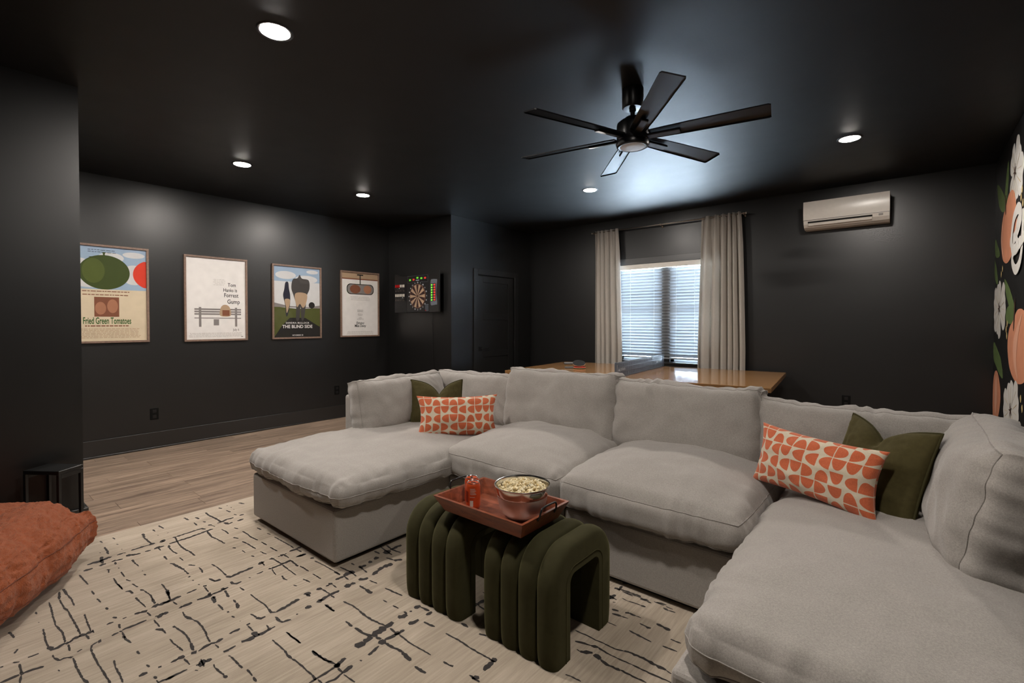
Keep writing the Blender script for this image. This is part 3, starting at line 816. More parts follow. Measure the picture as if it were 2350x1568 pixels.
# strokes of the rug pattern in rug millimetres: (width, x, y, x, y, ...)
RUG = [
(4,-3713,618,-3673,623),(5,-3713,676,-3675,681),(5,-3591,672,-3574,677),(6,-3594,618,-3526,616,-3467,613),(6,-3487,674,-3478,677),(5,-3528,585,-3518,586),(15,-3404,512,-3401,559,-3407,576,-3419,603,-3409,614),
(8,-3459,581,-3404,572,-3356,570),(14,-3331,552,-3341,567,-3339,579),(11,-3415,640,-3421,669),(12,-3421,669,-3409,678),(21,-3354,614,-3341,622),(13,-3341,622,-3334,650),(5,-3327,615,-3288,611),
(11,-3340,605,-3346,615),(13,-3330,486,-3330,523),(6,-3233,611,-3223,614),(9,-3255,567,-3238,577),(4,-3244,572,-3205,567),(4,-3297,465,-3230,469,-3141,475),(7,-3169,609,-3150,610),(4,-3157,610,-3094,610),
(5,-3055,609,-3035,613,-3019,618),(4,-3120,570,-3046,568,-2986,573,-2954,574),(8,-3641,809,-3571,801),(6,-3572,799,-3491,802,-3436,804),(20,-3441,800,-3420,815),(11,-3426,796,-3430,767,-3424,706),
(6,-3708,908,-3631,914),(5,-3663,866,-3621,867),(7,-3539,911,-3535,914),(7,-3542,861,-3536,864),(26,-3429,844,-3416,867),(4,-3447,858,-3409,857),(23,-3357,803,-3341,816),(13,-3341,816,-3348,844),
(5,-3344,814,-3294,814),(10,-3347,753,-3340,779),(16,-3378,682,-3347,690),(13,-3352,692,-3339,731),(6,-3285,682,-3243,680),(4,-3243,680,-3168,685),(6,-3049,680,-3028,683),(5,-3099,684,-3094,687),
(13,-3437,911,-3425,927),(10,-3431,929,-3442,1015,-3445,1069,-3414,1080),(12,-3354,872,-3358,970,-3384,1112),(5,-3426,920,-3306,906,-3263,905),(6,-3263,905,-3195,908,-3149,917,-3072,919),
(7,-3335,864,-3293,856),(5,-3293,856,-3224,854,-3174,862),(6,-3376,1076,-3268,1065,-3201,1075,-3105,1082),(6,-3199,807,-3140,804),(4,-3112,856,-3057,858),(7,-3076,802,-3057,813,-3009,817,-2941,828),
(5,-2941,828,-2871,828),(12,-2842,819,-2833,825),(10,-2788,820,-2779,825),(6,-2721,825,-2711,830),(8,-2981,860,-2946,881),(5,-2905,887,-2864,887,-2831,880),(7,-3715,1176,-3649,1173,-3559,1183,-3463,1186),
(13,-3456,1162,-3462,1194,-3476,1221,-3475,1266),(12,-3435,1194,-3390,1204,-3399,1232),(7,-3727,1052,-3660,1061),(7,-3675,1104,-3627,1109),(5,-3586,1068,-3520,1067),(8,-3560,1113,-3535,1119),
(12,-3475,1116,-3454,1126),(4,-3454,1126,-3410,1133),(7,-3740,1267,-3704,1276),(6,-3648,1282,-3593,1289),(7,-3739,1317,-3729,1321),(6,-3683,1323,-3669,1326),(6,-3630,1323,-3622,1325),
(5,-3536,1291,-3505,1296),(8,-3733,1396,-3680,1411),(15,-3480,1305,-3477,1332),(13,-3396,1260,-3402,1299),(5,-3336,1145,-3284,1150,-3228,1147),(7,-3298,1205,-3262,1213),(8,-3153,1147,-3114,1160),
(5,-3203,1217,-3128,1220,-3077,1217,-3000,1226),(5,-2961,1229,-2893,1232),(5,-2849,1232,-2769,1238),(5,-3185,1298,-3135,1302),(5,-3051,1302,-3021,1309),(4,-2969,1309,-2851,1314,-2773,1317,-2734,1314),
(11,-2712,1279,-2712,1314,-2717,1352),(5,-2706,1319,-2655,1321),(5,-3055,1160,-3000,1166,-2893,1170),(5,-2841,1173,-2781,1182),(8,-3013,1092,-2990,1099),(4,-2935,1112,-2892,1113),(7,-2827,1119,-2803,1125),
(23,-2703,1225,-2700,1244),(10,-2701,1210,-2699,1228),(5,-2695,1242,-2642,1242),(7,-2695,1242,-2703,1258),(17,-2713,1173,-2690,1183),(5,-2688,1182,-2608,1185),(12,-2596,1129,-2600,1182,-2608,1238),
(17,-2608,1119,-2596,1129),(4,-2590,1129,-2553,1120,-2513,1115),(5,-2589,1185,-2521,1181),(4,-2521,1181,-2431,1181),(6,-2604,1236,-2552,1232,-2511,1230),(10,-2619,1272,-2617,1301,-2615,1326),
(5,-2505,1239,-2418,1242),(4,-2377,1242,-2298,1244),(5,-2483,1130,-2441,1124,-2418,1129),(5,-2366,1185,-2310,1193),(5,-2349,1128,-2327,1133),(11,-2548,1320,-2528,1328),(4,-2499,1317,-2403,1325,-2339,1327,-2265,1330),
(24,-2710,1111,-2693,1130),(5,-2716,1127,-2658,1118),(4,-2894,943,-2830,950,-2770,950,-2703,948),(11,-2699,947,-2673,959,-2681,1004,-2690,1074),(7,-2599,1055,-2601,1088),(6,-2595,1014,-2584,1020),
(6,-2740,880,-2711,886,-2691,889),(15,-2694,887,-2679,914),(9,-2623,940,-2595,937,-2580,952,-2582,975),(7,-2672,763,-2677,806),(14,-2681,835,-2675,849),(4,-2668,837,-2605,835),(9,-2595,835,-2567,829),
(14,-2570,775,-2565,803,-2569,836),(9,-2569,836,-2568,861,-2572,895,-2578,912),(12,-2591,888,-2569,894),(6,-2558,890,-2481,880),(9,-2546,834,-2480,819),(7,-2543,837,-2521,831),(4,-2534,948,-2486,950),
(8,-2782,713,-2724,703),(4,-2724,703,-2674,697),(14,-2660,665,-2664,693,-2667,738),(4,-2643,699,-2600,703),(20,-2567,704,-2557,713),(12,-2561,714,-2568,753),(5,-2441,885,-2406,884),
(8,-2401,884,-2351,873),(5,-2455,824,-2425,826,-2389,823),(12,-2356,828,-2356,836),(5,-2311,830,-2289,834),(4,-2427,956,-2350,957,-2287,963,-2241,957),(7,-2241,957,-2202,956,-2188,970),
(11,-2188,970,-2195,1017,-2204,1055,-2209,1086),(14,-2235,1125,-2207,1140),(7,-2221,1128,-2189,1130),(15,-2226,1182,-2205,1200),(5,-2202,1198,-2138,1201),(12,-2119,1141,-2127,1198,-2129,1246),
(22,-2128,1133,-2108,1146),(5,-2121,1199,-2089,1197),(19,-2222,1242,-2213,1259),(7,-2212,1224,-2215,1244),(4,-2203,1253,-2163,1252),(15,-2116,1068,-2110,1095),(10,-2103,1020,-2097,1025),
(4,-2074,1140,-1992,1140),(5,-2261,890,-2238,895,-2212,895),(12,-2212,895,-2193,907,-2193,925),(7,-2155,952,-2111,951,-2093,956,-2084,987),(4,-2514,701,-2471,697),(8,-2471,697,-2418,710),
(4,-2418,710,-2383,719,-2326,720,-2276,716),(5,-2281,718,-2246,710),(4,-2246,710,-2190,705),(15,-2180,702,-2166,716),(9,-2166,716,-2176,747),(4,-2156,713,-2123,714),(9,-2164,655,-2173,681,-2175,703),
(19,-2173,633,-2166,650),(6,-2243,652,-2183,645),(4,-2243,652,-2303,657,-2358,654,-2407,646),(7,-2427,642,-2407,646),(4,-2338,606,-2299,606),(5,-2299,606,-2268,611),(4,-2268,611,-2214,616),
(17,-2183,590,-2166,609),(8,-2172,565,-2176,590),(4,-2158,605,-2104,608),(21,-2084,630,-2071,651),(10,-2081,622,-2079,636),(11,-2075,652,-2076,673),(4,-2105,646,-2050,639),(5,-2055,611,-2044,617),
(7,-2080,524,-2083,560,-2082,593),(16,-2082,717,-2080,735),(10,-2080,735,-2085,763),(10,-2184,777,-2189,788,-2187,818),(13,-2193,846,-2192,861),(4,-2183,848,-2126,847),(12,-2121,844,-2077,844),
(14,-2091,787,-2085,813,-2091,838),(13,-2084,850,-2083,873,-2086,896),(15,-2098,895,-2081,903),(11,-2086,906,-2087,921),(4,-2125,902,-2096,897),(4,-2009,934,-1972,934,-1897,939),(4,-2244,839,-2241,840),
(4,-2008,874,-1954,874,-1907,876),(5,-1907,876,-1870,871,-1836,872),(4,-1836,872,-1811,877,-1760,878,-1720,878,-1691,880),(8,-1691,880,-1658,874),(6,-1663,851,-1662,876,-1662,914,-1665,957),
(7,-1818,945,-1772,947),(4,-1772,947,-1729,950,-1699,962),(14,-1678,961,-1657,968),(4,-1655,881,-1626,882),(4,-2035,667,-2012,663),(4,-2012,663,-1971,668,-1941,670),(8,-1941,668,-1921,673),
(6,-2044,722,-2032,726),(4,-2030,725,-1959,728),(6,-1958,726,-1930,729),(4,-1908,737,-1859,736),(5,-1849,735,-1817,733),(11,-2234,1287,-2230,1331),(20,-2234,1334,-2234,1393),(5,-2234,1334,-2183,1329),
(5,-2330,1370,-2245,1378,-2182,1373),(6,-2257,1326,-2309,1325),(14,-2619,1275,-2610,1324),(5,-2254,1439,-2170,1429),(17,-2246,1431,-2242,1471),(20,-2257,1495,-2250,1514),(20,-2269,1538,-2258,1564),
(5,-2321,1431,-2291,1430),(7,-2342,1592,-2292,1591),(24,-2281,1611,-2281,1655),(12,-2285,1658,-2288,1738),(6,-2350,1679,-2282,1668,-2211,1676),(5,-2362,1646,-2229,1629),(7,-2226,1590,-2171,1599),
(16,-2171,1599,-2140,1632),(14,-2127,1434,-2145,1485),(22,-2147,1484,-2151,1518),(17,-2151,1518,-2149,1571),(14,-2149,1369,-2125,1377,-2122,1403),(5,-2094,1394,-2039,1401),(19,-2136,1280,-2137,1311),
(15,-2137,1311,-2127,1334),(6,-2090,1334,-2037,1335),(10,-2037,1335,-1984,1332),(6,-1973,1401,-1912,1407,-1855,1414),(4,-1896,1335,-1866,1335),(5,-1823,1337,-1786,1340),(12,-1727,1357,-1720,1365),
(19,-1727,1295,-1720,1336),(7,-1746,1341,-1720,1336),(16,-1733,1388,-1722,1417),(7,-1716,1412,-1662,1416),(12,-1649,1388,-1650,1421),(13,-1658,1297,-1648,1345),(6,-1619,1350,-1557,1357),
(5,-2030,1209,-1962,1218,-1908,1216),(6,-1908,1216,-1855,1211,-1801,1213,-1725,1226),(22,-1713,1148,-1715,1182,-1717,1220),(19,-1717,1220,-1720,1263),(25,-1697,1069,-1704,1107),(16,-1704,1107,-1705,1147),
(6,-1886,1134,-1832,1132),(8,-1815,1135,-1761,1136,-1713,1148),(10,-1693,1157,-1666,1161),(21,-1644,1141,-1651,1169),(9,-1651,1169,-1639,1229,-1643,1261),(15,-1656,1223,-1638,1233),
(5,-1696,1229,-1653,1225),(8,-1638,1132,-1629,1104,-1624,1074),(4,-1631,1228,-1563,1223,-1435,1231),(7,-1632,1159,-1582,1164,-1537,1170),(9,-1537,1170,-1471,1160),(6,-1624,1035,-1616,1040),
(7,-1435,1151,-1375,1154),(5,-1370,1238,-1337,1239),(8,-1337,1239,-1322,1244),(5,-1488,1358,-1414,1362,-1347,1359),(5,-1347,1359,-1278,1361,-1217,1364),(12,-1218,1303,-1223,1360),(14,-1231,1359,-1222,1380),
(11,-1225,1245,-1207,1266),(5,-1243,1251,-1190,1250),(8,-1486,1448,-1444,1446),(8,-1378,1445,-1346,1456),(8,-2071,1141,-1991,1140),(4,-2013,934,-1898,938),(10,-1667,958,-1678,1008),
(13,-1675,959,-1652,965),(7,-1650,960,-1615,958),(11,-1615,958,-1623,1002),(7,-1615,958,-1609,921,-1618,890),(4,-1604,955,-1539,961),(4,-1819,946,-1777,947),(6,-1777,947,-1725,953,-1676,964),
(12,-1105,2123,-1077,2129),(7,-1077,2129,-1036,2135,-973,2137),(6,-1062,2122,-1005,2115),(9,-967,2117,-938,2120),(5,-938,2120,-913,2117),(6,-898,2141,-853,2149),(7,-856,2117,-829,2112),
(5,-829,2112,-799,2117),(8,-1031,1958,-1001,1963),(8,-1016,1930,-973,1937),(4,-973,1937,-943,1941),(13,-973,1972,-958,1982),(8,-958,1982,-928,1980),(4,-928,1980,-901,1982),(4,-1002,1861,-959,1861),
(7,-890,1942,-860,1939),(10,-860,1939,-838,1939),(9,-832,1985,-799,1983),(11,-799,1983,-769,1981),(6,-903,1868,-850,1862,-800,1858),(6,-746,1925,-726,1925,-704,1927),(5,-755,1864,-697,1868),
(4,-1080,1723,-1022,1725,-982,1722,-946,1726,-896,1725,-860,1737),(10,-860,1737,-842,1744),(8,-842,1744,-797,1746,-729,1743),(11,-729,1743,-692,1741),(4,-692,1741,-669,1735),(6,-1043,1663,-1007,1676,-978,1681),
(9,-978,1681,-951,1690),(6,-951,1690,-920,1684,-888,1682),(4,-888,1682,-839,1683,-803,1687),(5,-803,1687,-734,1687,-706,1689,-653,1693),(5,-1011,1625,-994,1623),(10,-994,1623,-952,1648),
(13,-943,1644,-911,1636),(7,-911,1636,-876,1626,-823,1630),(5,-825,1633,-785,1632,-722,1635),(6,-970,1481,-951,1487),(4,-951,1487,-908,1488),(6,-3184,388,-3098,393),(4,-3098,393,-3023,399,-2956,397),
(6,-3164,371,-3077,362),(4,-3072,362,-2973,364),(5,-2973,364,-2919,372),(4,-2919,372,-2833,373,-2756,376,-2708,377),(5,-2716,377,-2663,376),(14,-2662,377,-2639,390),(5,-2639,390,-2595,393),
(14,-2645,391,-2650,415),(4,-2662,415,-2633,414),(11,-2645,348,-2649,375),(16,-2637,326,-2625,335),(8,-2628,336,-2644,349),(4,-2615,332,-2560,329),(10,-2637,326,-2623,302,-2627,287,-2659,278),
(4,-2659,278,-2719,276,-2773,279),(5,-2802,280,-2772,280),(4,-2832,281,-2802,280),(4,-2643,326,-2733,331,-2787,324,-2825,319),(4,-2825,319,-2928,322),(4,-2928,322,-3010,326,-3082,327),
(4,-2833,415,-2785,412),(4,-2785,412,-2700,409,-2655,408),(4,-3025,277,-2998,278),(4,-2911,275,-2905,277),(5,-2915,186,-2844,196),(5,-2707,188,-2736,197),(8,-2636,218,-2634,229,-2635,248),
(4,-2580,282,-2553,283),(5,-2553,283,-2518,293),(7,-2518,293,-2521,306,-2514,321),(12,-2514,321,-2503,330),(4,-2496,330,-2409,329),(4,-2409,329,-2329,332),(5,-2329,332,-2278,341),(22,-2546,413,-2545,423),
(5,-2546,413,-2535,392,-2510,385),(5,-2510,385,-2484,384),(4,-2484,384,-2405,384,-2359,386),(4,-2359,386,-2309,388,-2241,391),(4,-2246,391,-2216,392),(8,-2528,347,-2537,362),(4,-2453,282,-2440,284),
(6,-2641,178,-2625,194),(4,-2610,193,-2538,192),(22,-2531,188,-2532,198),(10,-2532,198,-2530,221,-2518,250),(11,-2527,137,-2530,163,-2531,186),(4,-2518,190,-2469,183),(9,-2639,144,-2638,152),
(4,-2357,429,-2302,423),(4,-2302,423,-2236,424),(4,-2236,424,-2186,422),(5,-2353,500,-2324,502),(5,-2231,502,-2207,505),(11,-2178,526,-2175,536),(12,-2180,467,-2178,493),(7,-2135,502,-2114,505),
(4,-2105,503,-2082,504),(7,-2086,505,-2081,552),(8,-2549,458,-2555,481),(13,-2562,485,-2552,493),(8,-2562,495,-2565,541,-2567,580),(5,-2625,495,-2585,492),(4,-2546,492,-2483,489,-2432,498),
(5,-2512,486,-2489,490),(9,-2660,461,-2662,484),(7,-2708,490,-2685,499),(8,-2659,516,-2663,529),(6,-2824,488,-2797,488),(4,-3055,474,-3003,475),(4,-2948,477,-2894,481),(20,-2656,580,-2647,601),
(10,-2662,558,-2656,583),(4,-2634,598,-2588,601),(24,-2567,622,-2555,638),(13,-2564,638,-2560,659),(10,-2570,612,-2564,624),(4,-2544,602,-2467,602),(9,-2462,588,-2428,606),(4,-2434,604,-2393,607),
(5,-2819,596,-2764,598),(4,-2764,598,-2687,605),(8,-2887,630,-2864,637),(4,-2864,637,-2780,648,-2730,642),(6,-2746,644,-2687,639),(24,-2673,628,-2658,644),(14,-2661,645,-2662,694),(4,-2867,711,-2776,709),
(7,-2767,708,-2716,701),(4,-2716,701,-2671,695),(7,-2920,578,-2914,591,-2871,597),(4,-2982,617,-2921,627),(4,-3039,569,-2954,574),]

# ================================================================== RUG
def rug_mat():
    m = N('rug_wool'); v = m.coords('Object', (1, 1, 1))
    v2 = m.coords('Object', (1, .055, 1)); v3 = m.coords('Object', (1, .2, 1))
    a = m.noise(v2, 95, 3, .6); b_ = m.noise(v3, 9, 3, .55); c = m.noise(v, 420, 2, .6)
    f = m.math('ADD', m.math('MULTIPLY', a, .45), m.math('ADD', m.math('MULTIPLY', b_, .35), m.math('MULTIPLY', c, .2)))
    col = m.ramp(f, [(.32, (.31, .252, .19)), (.50, (.43, .36, .28)), (.68, (.54, .465, .375))])
    m.bump(m.math('ADD', m.math('MULTIPLY', a, .6), m.math('MULTIPLY', c, .6)), .5, .003)
    return m.set(base=col, rough=.95, spec=.1, sheen=.2)
M_RUG = rug_mat()
M_RUGL = fabric('rug_charcoal_yarn', (.035, .030, .028), 300, .3)
rug = thing('area_rug', 'cream hand-knotted area rug with broken charcoal grid lines', 'rug', (-1.70, .85, 0))
box('pile', -3.80, .40, -1.10, 2.75, .0005, .012, M_RUG, rug, .004, 2)
RV = []; RF = []
rr = random.Random(5)
def rug_stroke(w, pts):
    pts = [np.array(p) for p in pts]
    P = []
    for i in range(len(pts) - 1):
        L = np.linalg.norm(pts[i + 1] - pts[i]); n = max(1, int(L / .010))
        for k in range(n): P.append(pts[i] + (pts[i + 1] - pts[i]) * k / n)
    P.append(pts[-1])
    n0 = len(RV); m = len(P)
    for i, p in enumerate(P):
        t = P[min(i + 1, m - 1)] - P[max(i - 1, 0)]; t = t / (np.linalg.norm(t) + 1e-9); nn = np.array([-t[1], t[0]])
        tap = .55 if i in (0, m - 1) else 1
        for s in (1, -1):
            q = p + nn * s * w / 2 * tap * rr.uniform(.6, 1.45)
            RV.append((min(.39, max(-3.79, q[0])), max(-1.09, min(2.74, q[1])), .0126))
    for i in range(m - 1): RF.append([n0 + 2 * i, n0 + 2 * i + 1, n0 + 2 * i + 3, n0 + 2 * i + 2])
for st in RUG:
    w = st[0] / 1000 * 1.65; p = [(st[i] / 1000, st[i + 1] / 1000) for i in range(1, len(st), 2)]
    rug_stroke(w, p)
    if p[0][1] < 1.75:
        rug_stroke(w, [(a + .04, b_ - 1.72) for a, b_ in p])
    if -2.6 < p[0][0] < -1.0 and p[0][1] < 1.5:
        rug_stroke(w, [(a + 2.15, b_ + .05) for a, b_ in p])
        rug_stroke(w, [(a + 1.0, b_ + 1.4) for a, b_ in p])
o = mobj('woven_lines', RV, RF, M_RUGL, rug); o['kind'] = 'stuff'

# ================================================================== CHANNEL STOOLS
def stool(name, x0, x1, y0, y1, h, label):
    t = thing(name, label, 'stool', ((x0 + x1) / 2, (y0 + y1) / 2, .0132), group='channel-tufted arch stools')
    nch = 4; w = (x1 - x0) / nch; Rr = .155; T = .118; bl = .050
    # path of the inner face and its outward normal
    path = []
    yy0, yy1 = -(y1 - y0) / 2 + T, (y1 - y0) / 2 - T
    ri = Rr - T; H = h - T
    for z in np.linspace(0, H - ri, 14): path.append((yy0, z, -1, 0))
    for a in np.linspace(180, 90, 12)[1:]: path.append((yy0 + ri + ri * math.cos(R(a)), H - ri + ri * math.sin(R(a)), math.cos(R(a)), math.sin(R(a))))
    for y in np.linspace(yy0 + ri, yy1 - ri, 8)[1:]: path.append((y, H, 0, 1))
    for a in np.linspace(90, 0, 12)[1:]: path.append((yy1 - ri + ri * math.cos(R(a)), H - ri + ri * math.sin(R(a)), math.cos(R(a)), math.sin(R(a))))
    for z in np.linspace(H - ri, 0, 14)[1:]: path.append((yy1, z, 1, 0))
    ns = 13
    for c in range(nch):
        cx = -(x1 - x0) / 2 + (c + .5) * w
        V = []; F = []
        for (y, z, ny, nz) in path:
            prof_ = []
            for k in range(ns):
                th = math.pi * k / (ns - 1)
                s = -math.cos(th)
                off = (T - bl) + bl * max(0, math.sin(th)) ** .55
                prof_.append((s * w * .498, off))
            prof_ = [(-w * .492, 0)] + prof_ + [(w * .492, 0)]
            # feet tuck in a little at the bottom
            tuck = 1 - .10 * math.exp(-max(z, 0) / .03)
            for s, off in prof_:
                V.append((cx + s, y + ny * off * tuck, z + nz * off * tuck))
        m = ns + 2
        for i in range(len(path) - 1):
            for k in range(m):
                l = (k + 1) % m
                F.append([i * m + k, (i + 1) * m + k, (i + 1) * m + l, i * m + l])
        F.append(list(range(m))); F.append([(len(path) - 1) * m + k for k in range(m)][::-1])
        o = mobj('channel', V, F, M_VELV, t, True, True); sharp(o, 55)
    for s in (-1, 1):   # lining seams where the outer channels turn under
        pts = [(s * (x1 - x0) / 2 * 1.002, y + ny * .028, z + nz * .028) for (y, z, ny, nz) in path]
        mobj('seam', *tube_geo(pts, .0018, 5), M_PIPE, t, True, True)
    return t
stool('arch_stool', -1.862, -1.492, 1.425, 1.895, .448, 'olive velvet channel-tufted arch stool on the left, under the tray')
stool('arch_stool', -1.365, -.998, 1.440, 1.900, .448, 'olive velvet channel-tufted arch stool on the right, with its open side showing')

# ================================================================== TRAY, BOWL, POPCORN, CANS
TZ = .4625
tray = thing('serving_tray', 'reddish wooden serving tray with flared sides and black handles', 'tray', (-1.402, 1.608, TZ))
bx, by, tx, ty, th_, wl = .222, .130, .258, .168, .072, .013
box('tray_floor', -bx, bx, -by, by, 0, .011, M_TRAYW, tray, .002, local=True)
def wallp(p0, p1, q0, q1, inw):
    # p: bottom outer edge pts, q: top outer edge pts ; inw: inward dir
    I = np.array(inw) * wl
    P = [np.array(p) for p in (p0, p1, q1, q0)]
    V = np.array(P + [p + I for p in P])
    # mitre: pull the inner pts along the wall
    return V
def tside(a, b_, sgnlong):
    pass
def frust(k):  # ring of 4 corners at inset k
    return [(-bx + k, -by + k, 0), (bx - k, -by + k, 0), (bx - k, by - k, 0), (-bx + k, by - k, 0)], [(-tx + k, -ty + k, th_), (tx - k, -ty + k, th_), (tx - k, ty - k, th_), (-tx + k, ty - k, th_)]
ob_, ot_ = frust(0); ib_, it_ = frust(wl)
for i in range(4):
    j = (i + 1) % 4
    V = [ob_[i], ob_[j], ot_[j], ot_[i], ib_[i], ib_[j], it_[j], it_[i]]
    F = [[0, 1, 2, 3], [5, 4, 7, 6], [3, 2, 6, 7], [0, 4, 5, 1], [0, 3, 7, 4], [1, 5, 6, 2]]
    mobj('tray_side', V, F, M_TRAYW, tray, False, True)
for s in (-1, 1):
    xx = s * (tx - .002)
    pts = [(xx - s * .004, -.058, .055), (xx + s * .006, -.058, .075), (xx + s * .010, -.052, .098), (xx + s * .010, -.035, .106), (xx + s * .010, .035, .106), (xx + s * .010, .052, .098), (xx + s * .006, .058, .075), (xx - s * .004, .058, .055)]
    mobj('handle', *tube_geo([tuple(p) for p in curve(pts, 5)], .0042, 8), M_BLKMET, tray, True, True)

def steel():
    m = N('brushed_steel'); v = m.coords('Object', (1, 1, 30))
    f = m.noise(v, 20, 3)
    return m.set(base=(.68, .65, .62), metal=1.0, rough=m.math('MULTIPLY_ADD', f, .14, .36))
M_STEEL = steel()
M_CHROME = plain('polished_steel', (.74, .72, .69), .17, .5, 1.0, 0)
BC = (-1.295, 1.632, TZ + .0112)
bowl = thing('mixing_bowl', 'stainless steel mixing bowl filled with popcorn', 'bowl', BC)
lathe('bowl_body', [(0, 0), (.058, 0), (.070, .005), (.086, .022), (.100, .050), (.108, .078), (.1105, .100)], M_STEEL, bowl, 56, local=True, open_=True)
lathe('bowl_lining', [(.1100, .100), (.106, .078), (.098, .052), (.084, .025), (.068, .008), (0, .004)], M_CHROME, bowl, 56, local=True, open_=True)
lathe('bowl_rim', [(.1105, .100), (.1135, .104), (.1165, .136), (.121, .140), (.1225, .1425), (.121, .1445), (.1175, .1435), (.1150, .138), (.1115, .104), (.1100, .100)], M_CHROME, bowl, 56, local=True, open_=True)

def popcorn_mat():
    m = N('popcorn'); v = m.coords()
    f = m.noise(v, 60, 3)
    return m.set(base=m.ramp(f, [(.3, (.52, .36, .14)), (.5, (.70, .60, .38)), (.7, (.82, .76, .60))]), rough=.85, spec=.2)
bm = bmesh.new(); bmesh.ops.create_icosphere(bm, subdivisions=1, radius=1); bm.verts.ensure_lookup_table()
ICO = (np.array([v.co[:] for v in bm.verts]), [[v.index for v in f.verts] for f in bm.faces]); bm.free()
geos = []
rp = random.Random(11)
def kernel(c):
    for _ in range(rp.choice((3, 4, 4, 5))):
        d = Vector((rp.gauss(0, 1), rp.gauss(0, 1), rp.gauss(0, 1))).normalized() * rp.uniform(.003, .0062)
        r = rp.uniform(.0038, .0066)
        V = ICO[0] * np.array([r * rp.uniform(.8, 1.2), r * rp.uniform(.8, 1.2), r]) * (1 + .18 * np.random.RandomState(rp.randrange(9999)).normal(size=(len(ICO[0]), 1)))
        geos.append((V + np.array(c) + np.array(d), ICO[1]))
np.random.seed(1)
for k in range(420):
    a = rp.uniform(0, 2 * math.pi); q = math.sqrt(rp.uniform(0, 1)); r = q * .103
    z = .122 + .020 * (1 - q * q) + rp.uniform(-.016, .006)
    kernel((r * math.cos(a), r * math.sin(a), z))
geos.append(lathe_geo([(0, .060), (.098, .060), (.1035, .098), (.102, .110), (.06, .122), (0, .126)], 32))
pc = mobj('popcorn', *[(g) for g in join(geos)], popcorn_mat(), None, True)
pc.location = BC
tag(pc, 'heap of buttery popcorn filling the steel bowl', 'popcorn', None, 'stuff')

M_CAN = plain('orange_can_print', (.62, .085, .022), .28, .5, .35, .12, 60)
M_CAND = plain('dark_can_print', (.28, .03, .012), .3, .5, .3, .1, 60)
M_ALU = plain('aluminium', (.62, .62, .62), .22, .5, 1.0, .04)
M_INKW = plain('white_ink', (.62, .58, .52), .5)
def can(x, y, rot, label):
    t = thing('soda_can', label, 'can', (x, y, TZ + .0112), (0, 0, R(rot)), 'orange soda cans on the tray')
    lathe('can_body', [(.024, 0), (.0275, .004), (.0325, .012), (.0332, .018), (.0332, .104), (.031, .112), (.0275, .1175)], M_CAN, t, 36, local=True)
    ld = lathe('can_lid', [(.0275, .1170), (.0283, .1195), (.0272, .1212), (.0255, .1196), (.0245, .1165), (0, .1165)], M_ALU, t, 36, local=True, open_=True)
    mobj('pull_tab', *join([xf(box_geo(-.006, .006, -.013, .010, 0, .0014, .0005), T_((0, .003, .1172)))]), M_ALU, ld, False, True)
    # wrapped print: bands, small text lines and the bar code
    def wrap(name, a0, a1, z0, z1, mat, rr=.03345):
        V = []; F = []; n = 8
        for k in range(n + 1):
            a = R(a0 + (a1 - a0) * k / n)
            V += [(rr * math.cos(a), rr * math.sin(a), z0), (rr * math.cos(a), rr * math.sin(a), z1)]
        for k in range(n): F.append([2 * k, 2 * k + 2, 2 * k + 3, 2 * k + 1])
        mobj(name, V, F, mat, t, True, True)
    wrap('bar_code', -10, 16, .018, .045, M_INKW)
    for k in range(6): wrap('print_line', -8, 40 - 5 * (k % 3), .072 + k * .005, .0735 + k * .005, M_INKW)
    wrap('print_line', -10, 30, .060, .0612, M_INKW)
    wrap('can_print', -75, -25, .035, .085, M_CAND)
can(-1.524, 1.560, -62, 'front orange soda can with bar code on the wooden tray')
can(-1.578, 1.606, -150, 'rear orange soda can half hidden behind the other can')

# ================================================================== TABLE TENNIS
TT = thing('table_tennis_table', 'oak-topped table tennis table in front of the window', 'table', (-2.335, 5.135, 0), (0, 0, R(5.8)))
tz = .765
box('table_top', -1.37, 1.37, -.7625, .7625, tz - .043, tz, M_TABLE, TT, .003, 2, local=True)
box('apron', -1.15, 1.15, -.52, .52, tz - .12, tz - .043, M_BLACK, TT, .003, local=True)
for sx in (-1, 1):
    for sy in (-1, 1):
        box('leg', sx * 1.05 - .035, sx * 1.05 + .035, sy * .45 - .035, sy * .45 + .035, .001, tz - .12, M_BLACK, TT, .004, local=True)
    box('stretcher', sx * 1.05 - .02, sx * 1.05 + .02, -.42, .42, .15, .20, M_BLACK, TT, .003, local=True)
Mx = Matrix(((1, 0, 0, -1.235), (0, 0, -1, -.7630), (0, 1, 0, tz - .022), (0, 0, 0, 1)))
mobj('edge_lettering', *xf(slab(join([text_geo('JOOLA', .036, 'LEFT', 1.3, (.0, 0, 0)), poly_geo([(-.062, -.013), (-.012, -.013), (-.037, .016)])]), .0004), Mx), M_BLACK, TT, False, True)

NET = thing('table_tennis_net', 'grey perforated metal net across the oak table', 'net', (-2.335, 5.135, tz), (0, 0, R(5.8)))
M_NET = plain('grey_steel_net', (.15, .17, .20), .45, .4, .3)
hl = .80; g = []
def nb(y0, y1, z0, z1): g.append(box_geo(-.004, .004, y0, y1, z0, z1))
rows = [.004, .045, .058, .095, .108, .138]
nb(-hl, hl, 0, .008); nb(-hl, hl, .047, .057); nb(-hl, hl, .094, .104); nb(-hl, hl, .135, .152)
nb(-hl, -hl + .045, 0, .152); nb(hl - .045, hl, 0, .152)
y = -hl + .045
while y < hl - .045:
    nb(y, y + .010, 0, .145); y += .0232
nb(-hl + .055, -hl + .275, .057, .094); nb(hl - .3, hl - .06, .057, .094)
mobj('net_plate', *join(g), M_NET, NET, False, True)
box('net_post', -.010, .010, -hl - .004, -hl + .014, 0, .156, M_NET, NET, .002, local=True)
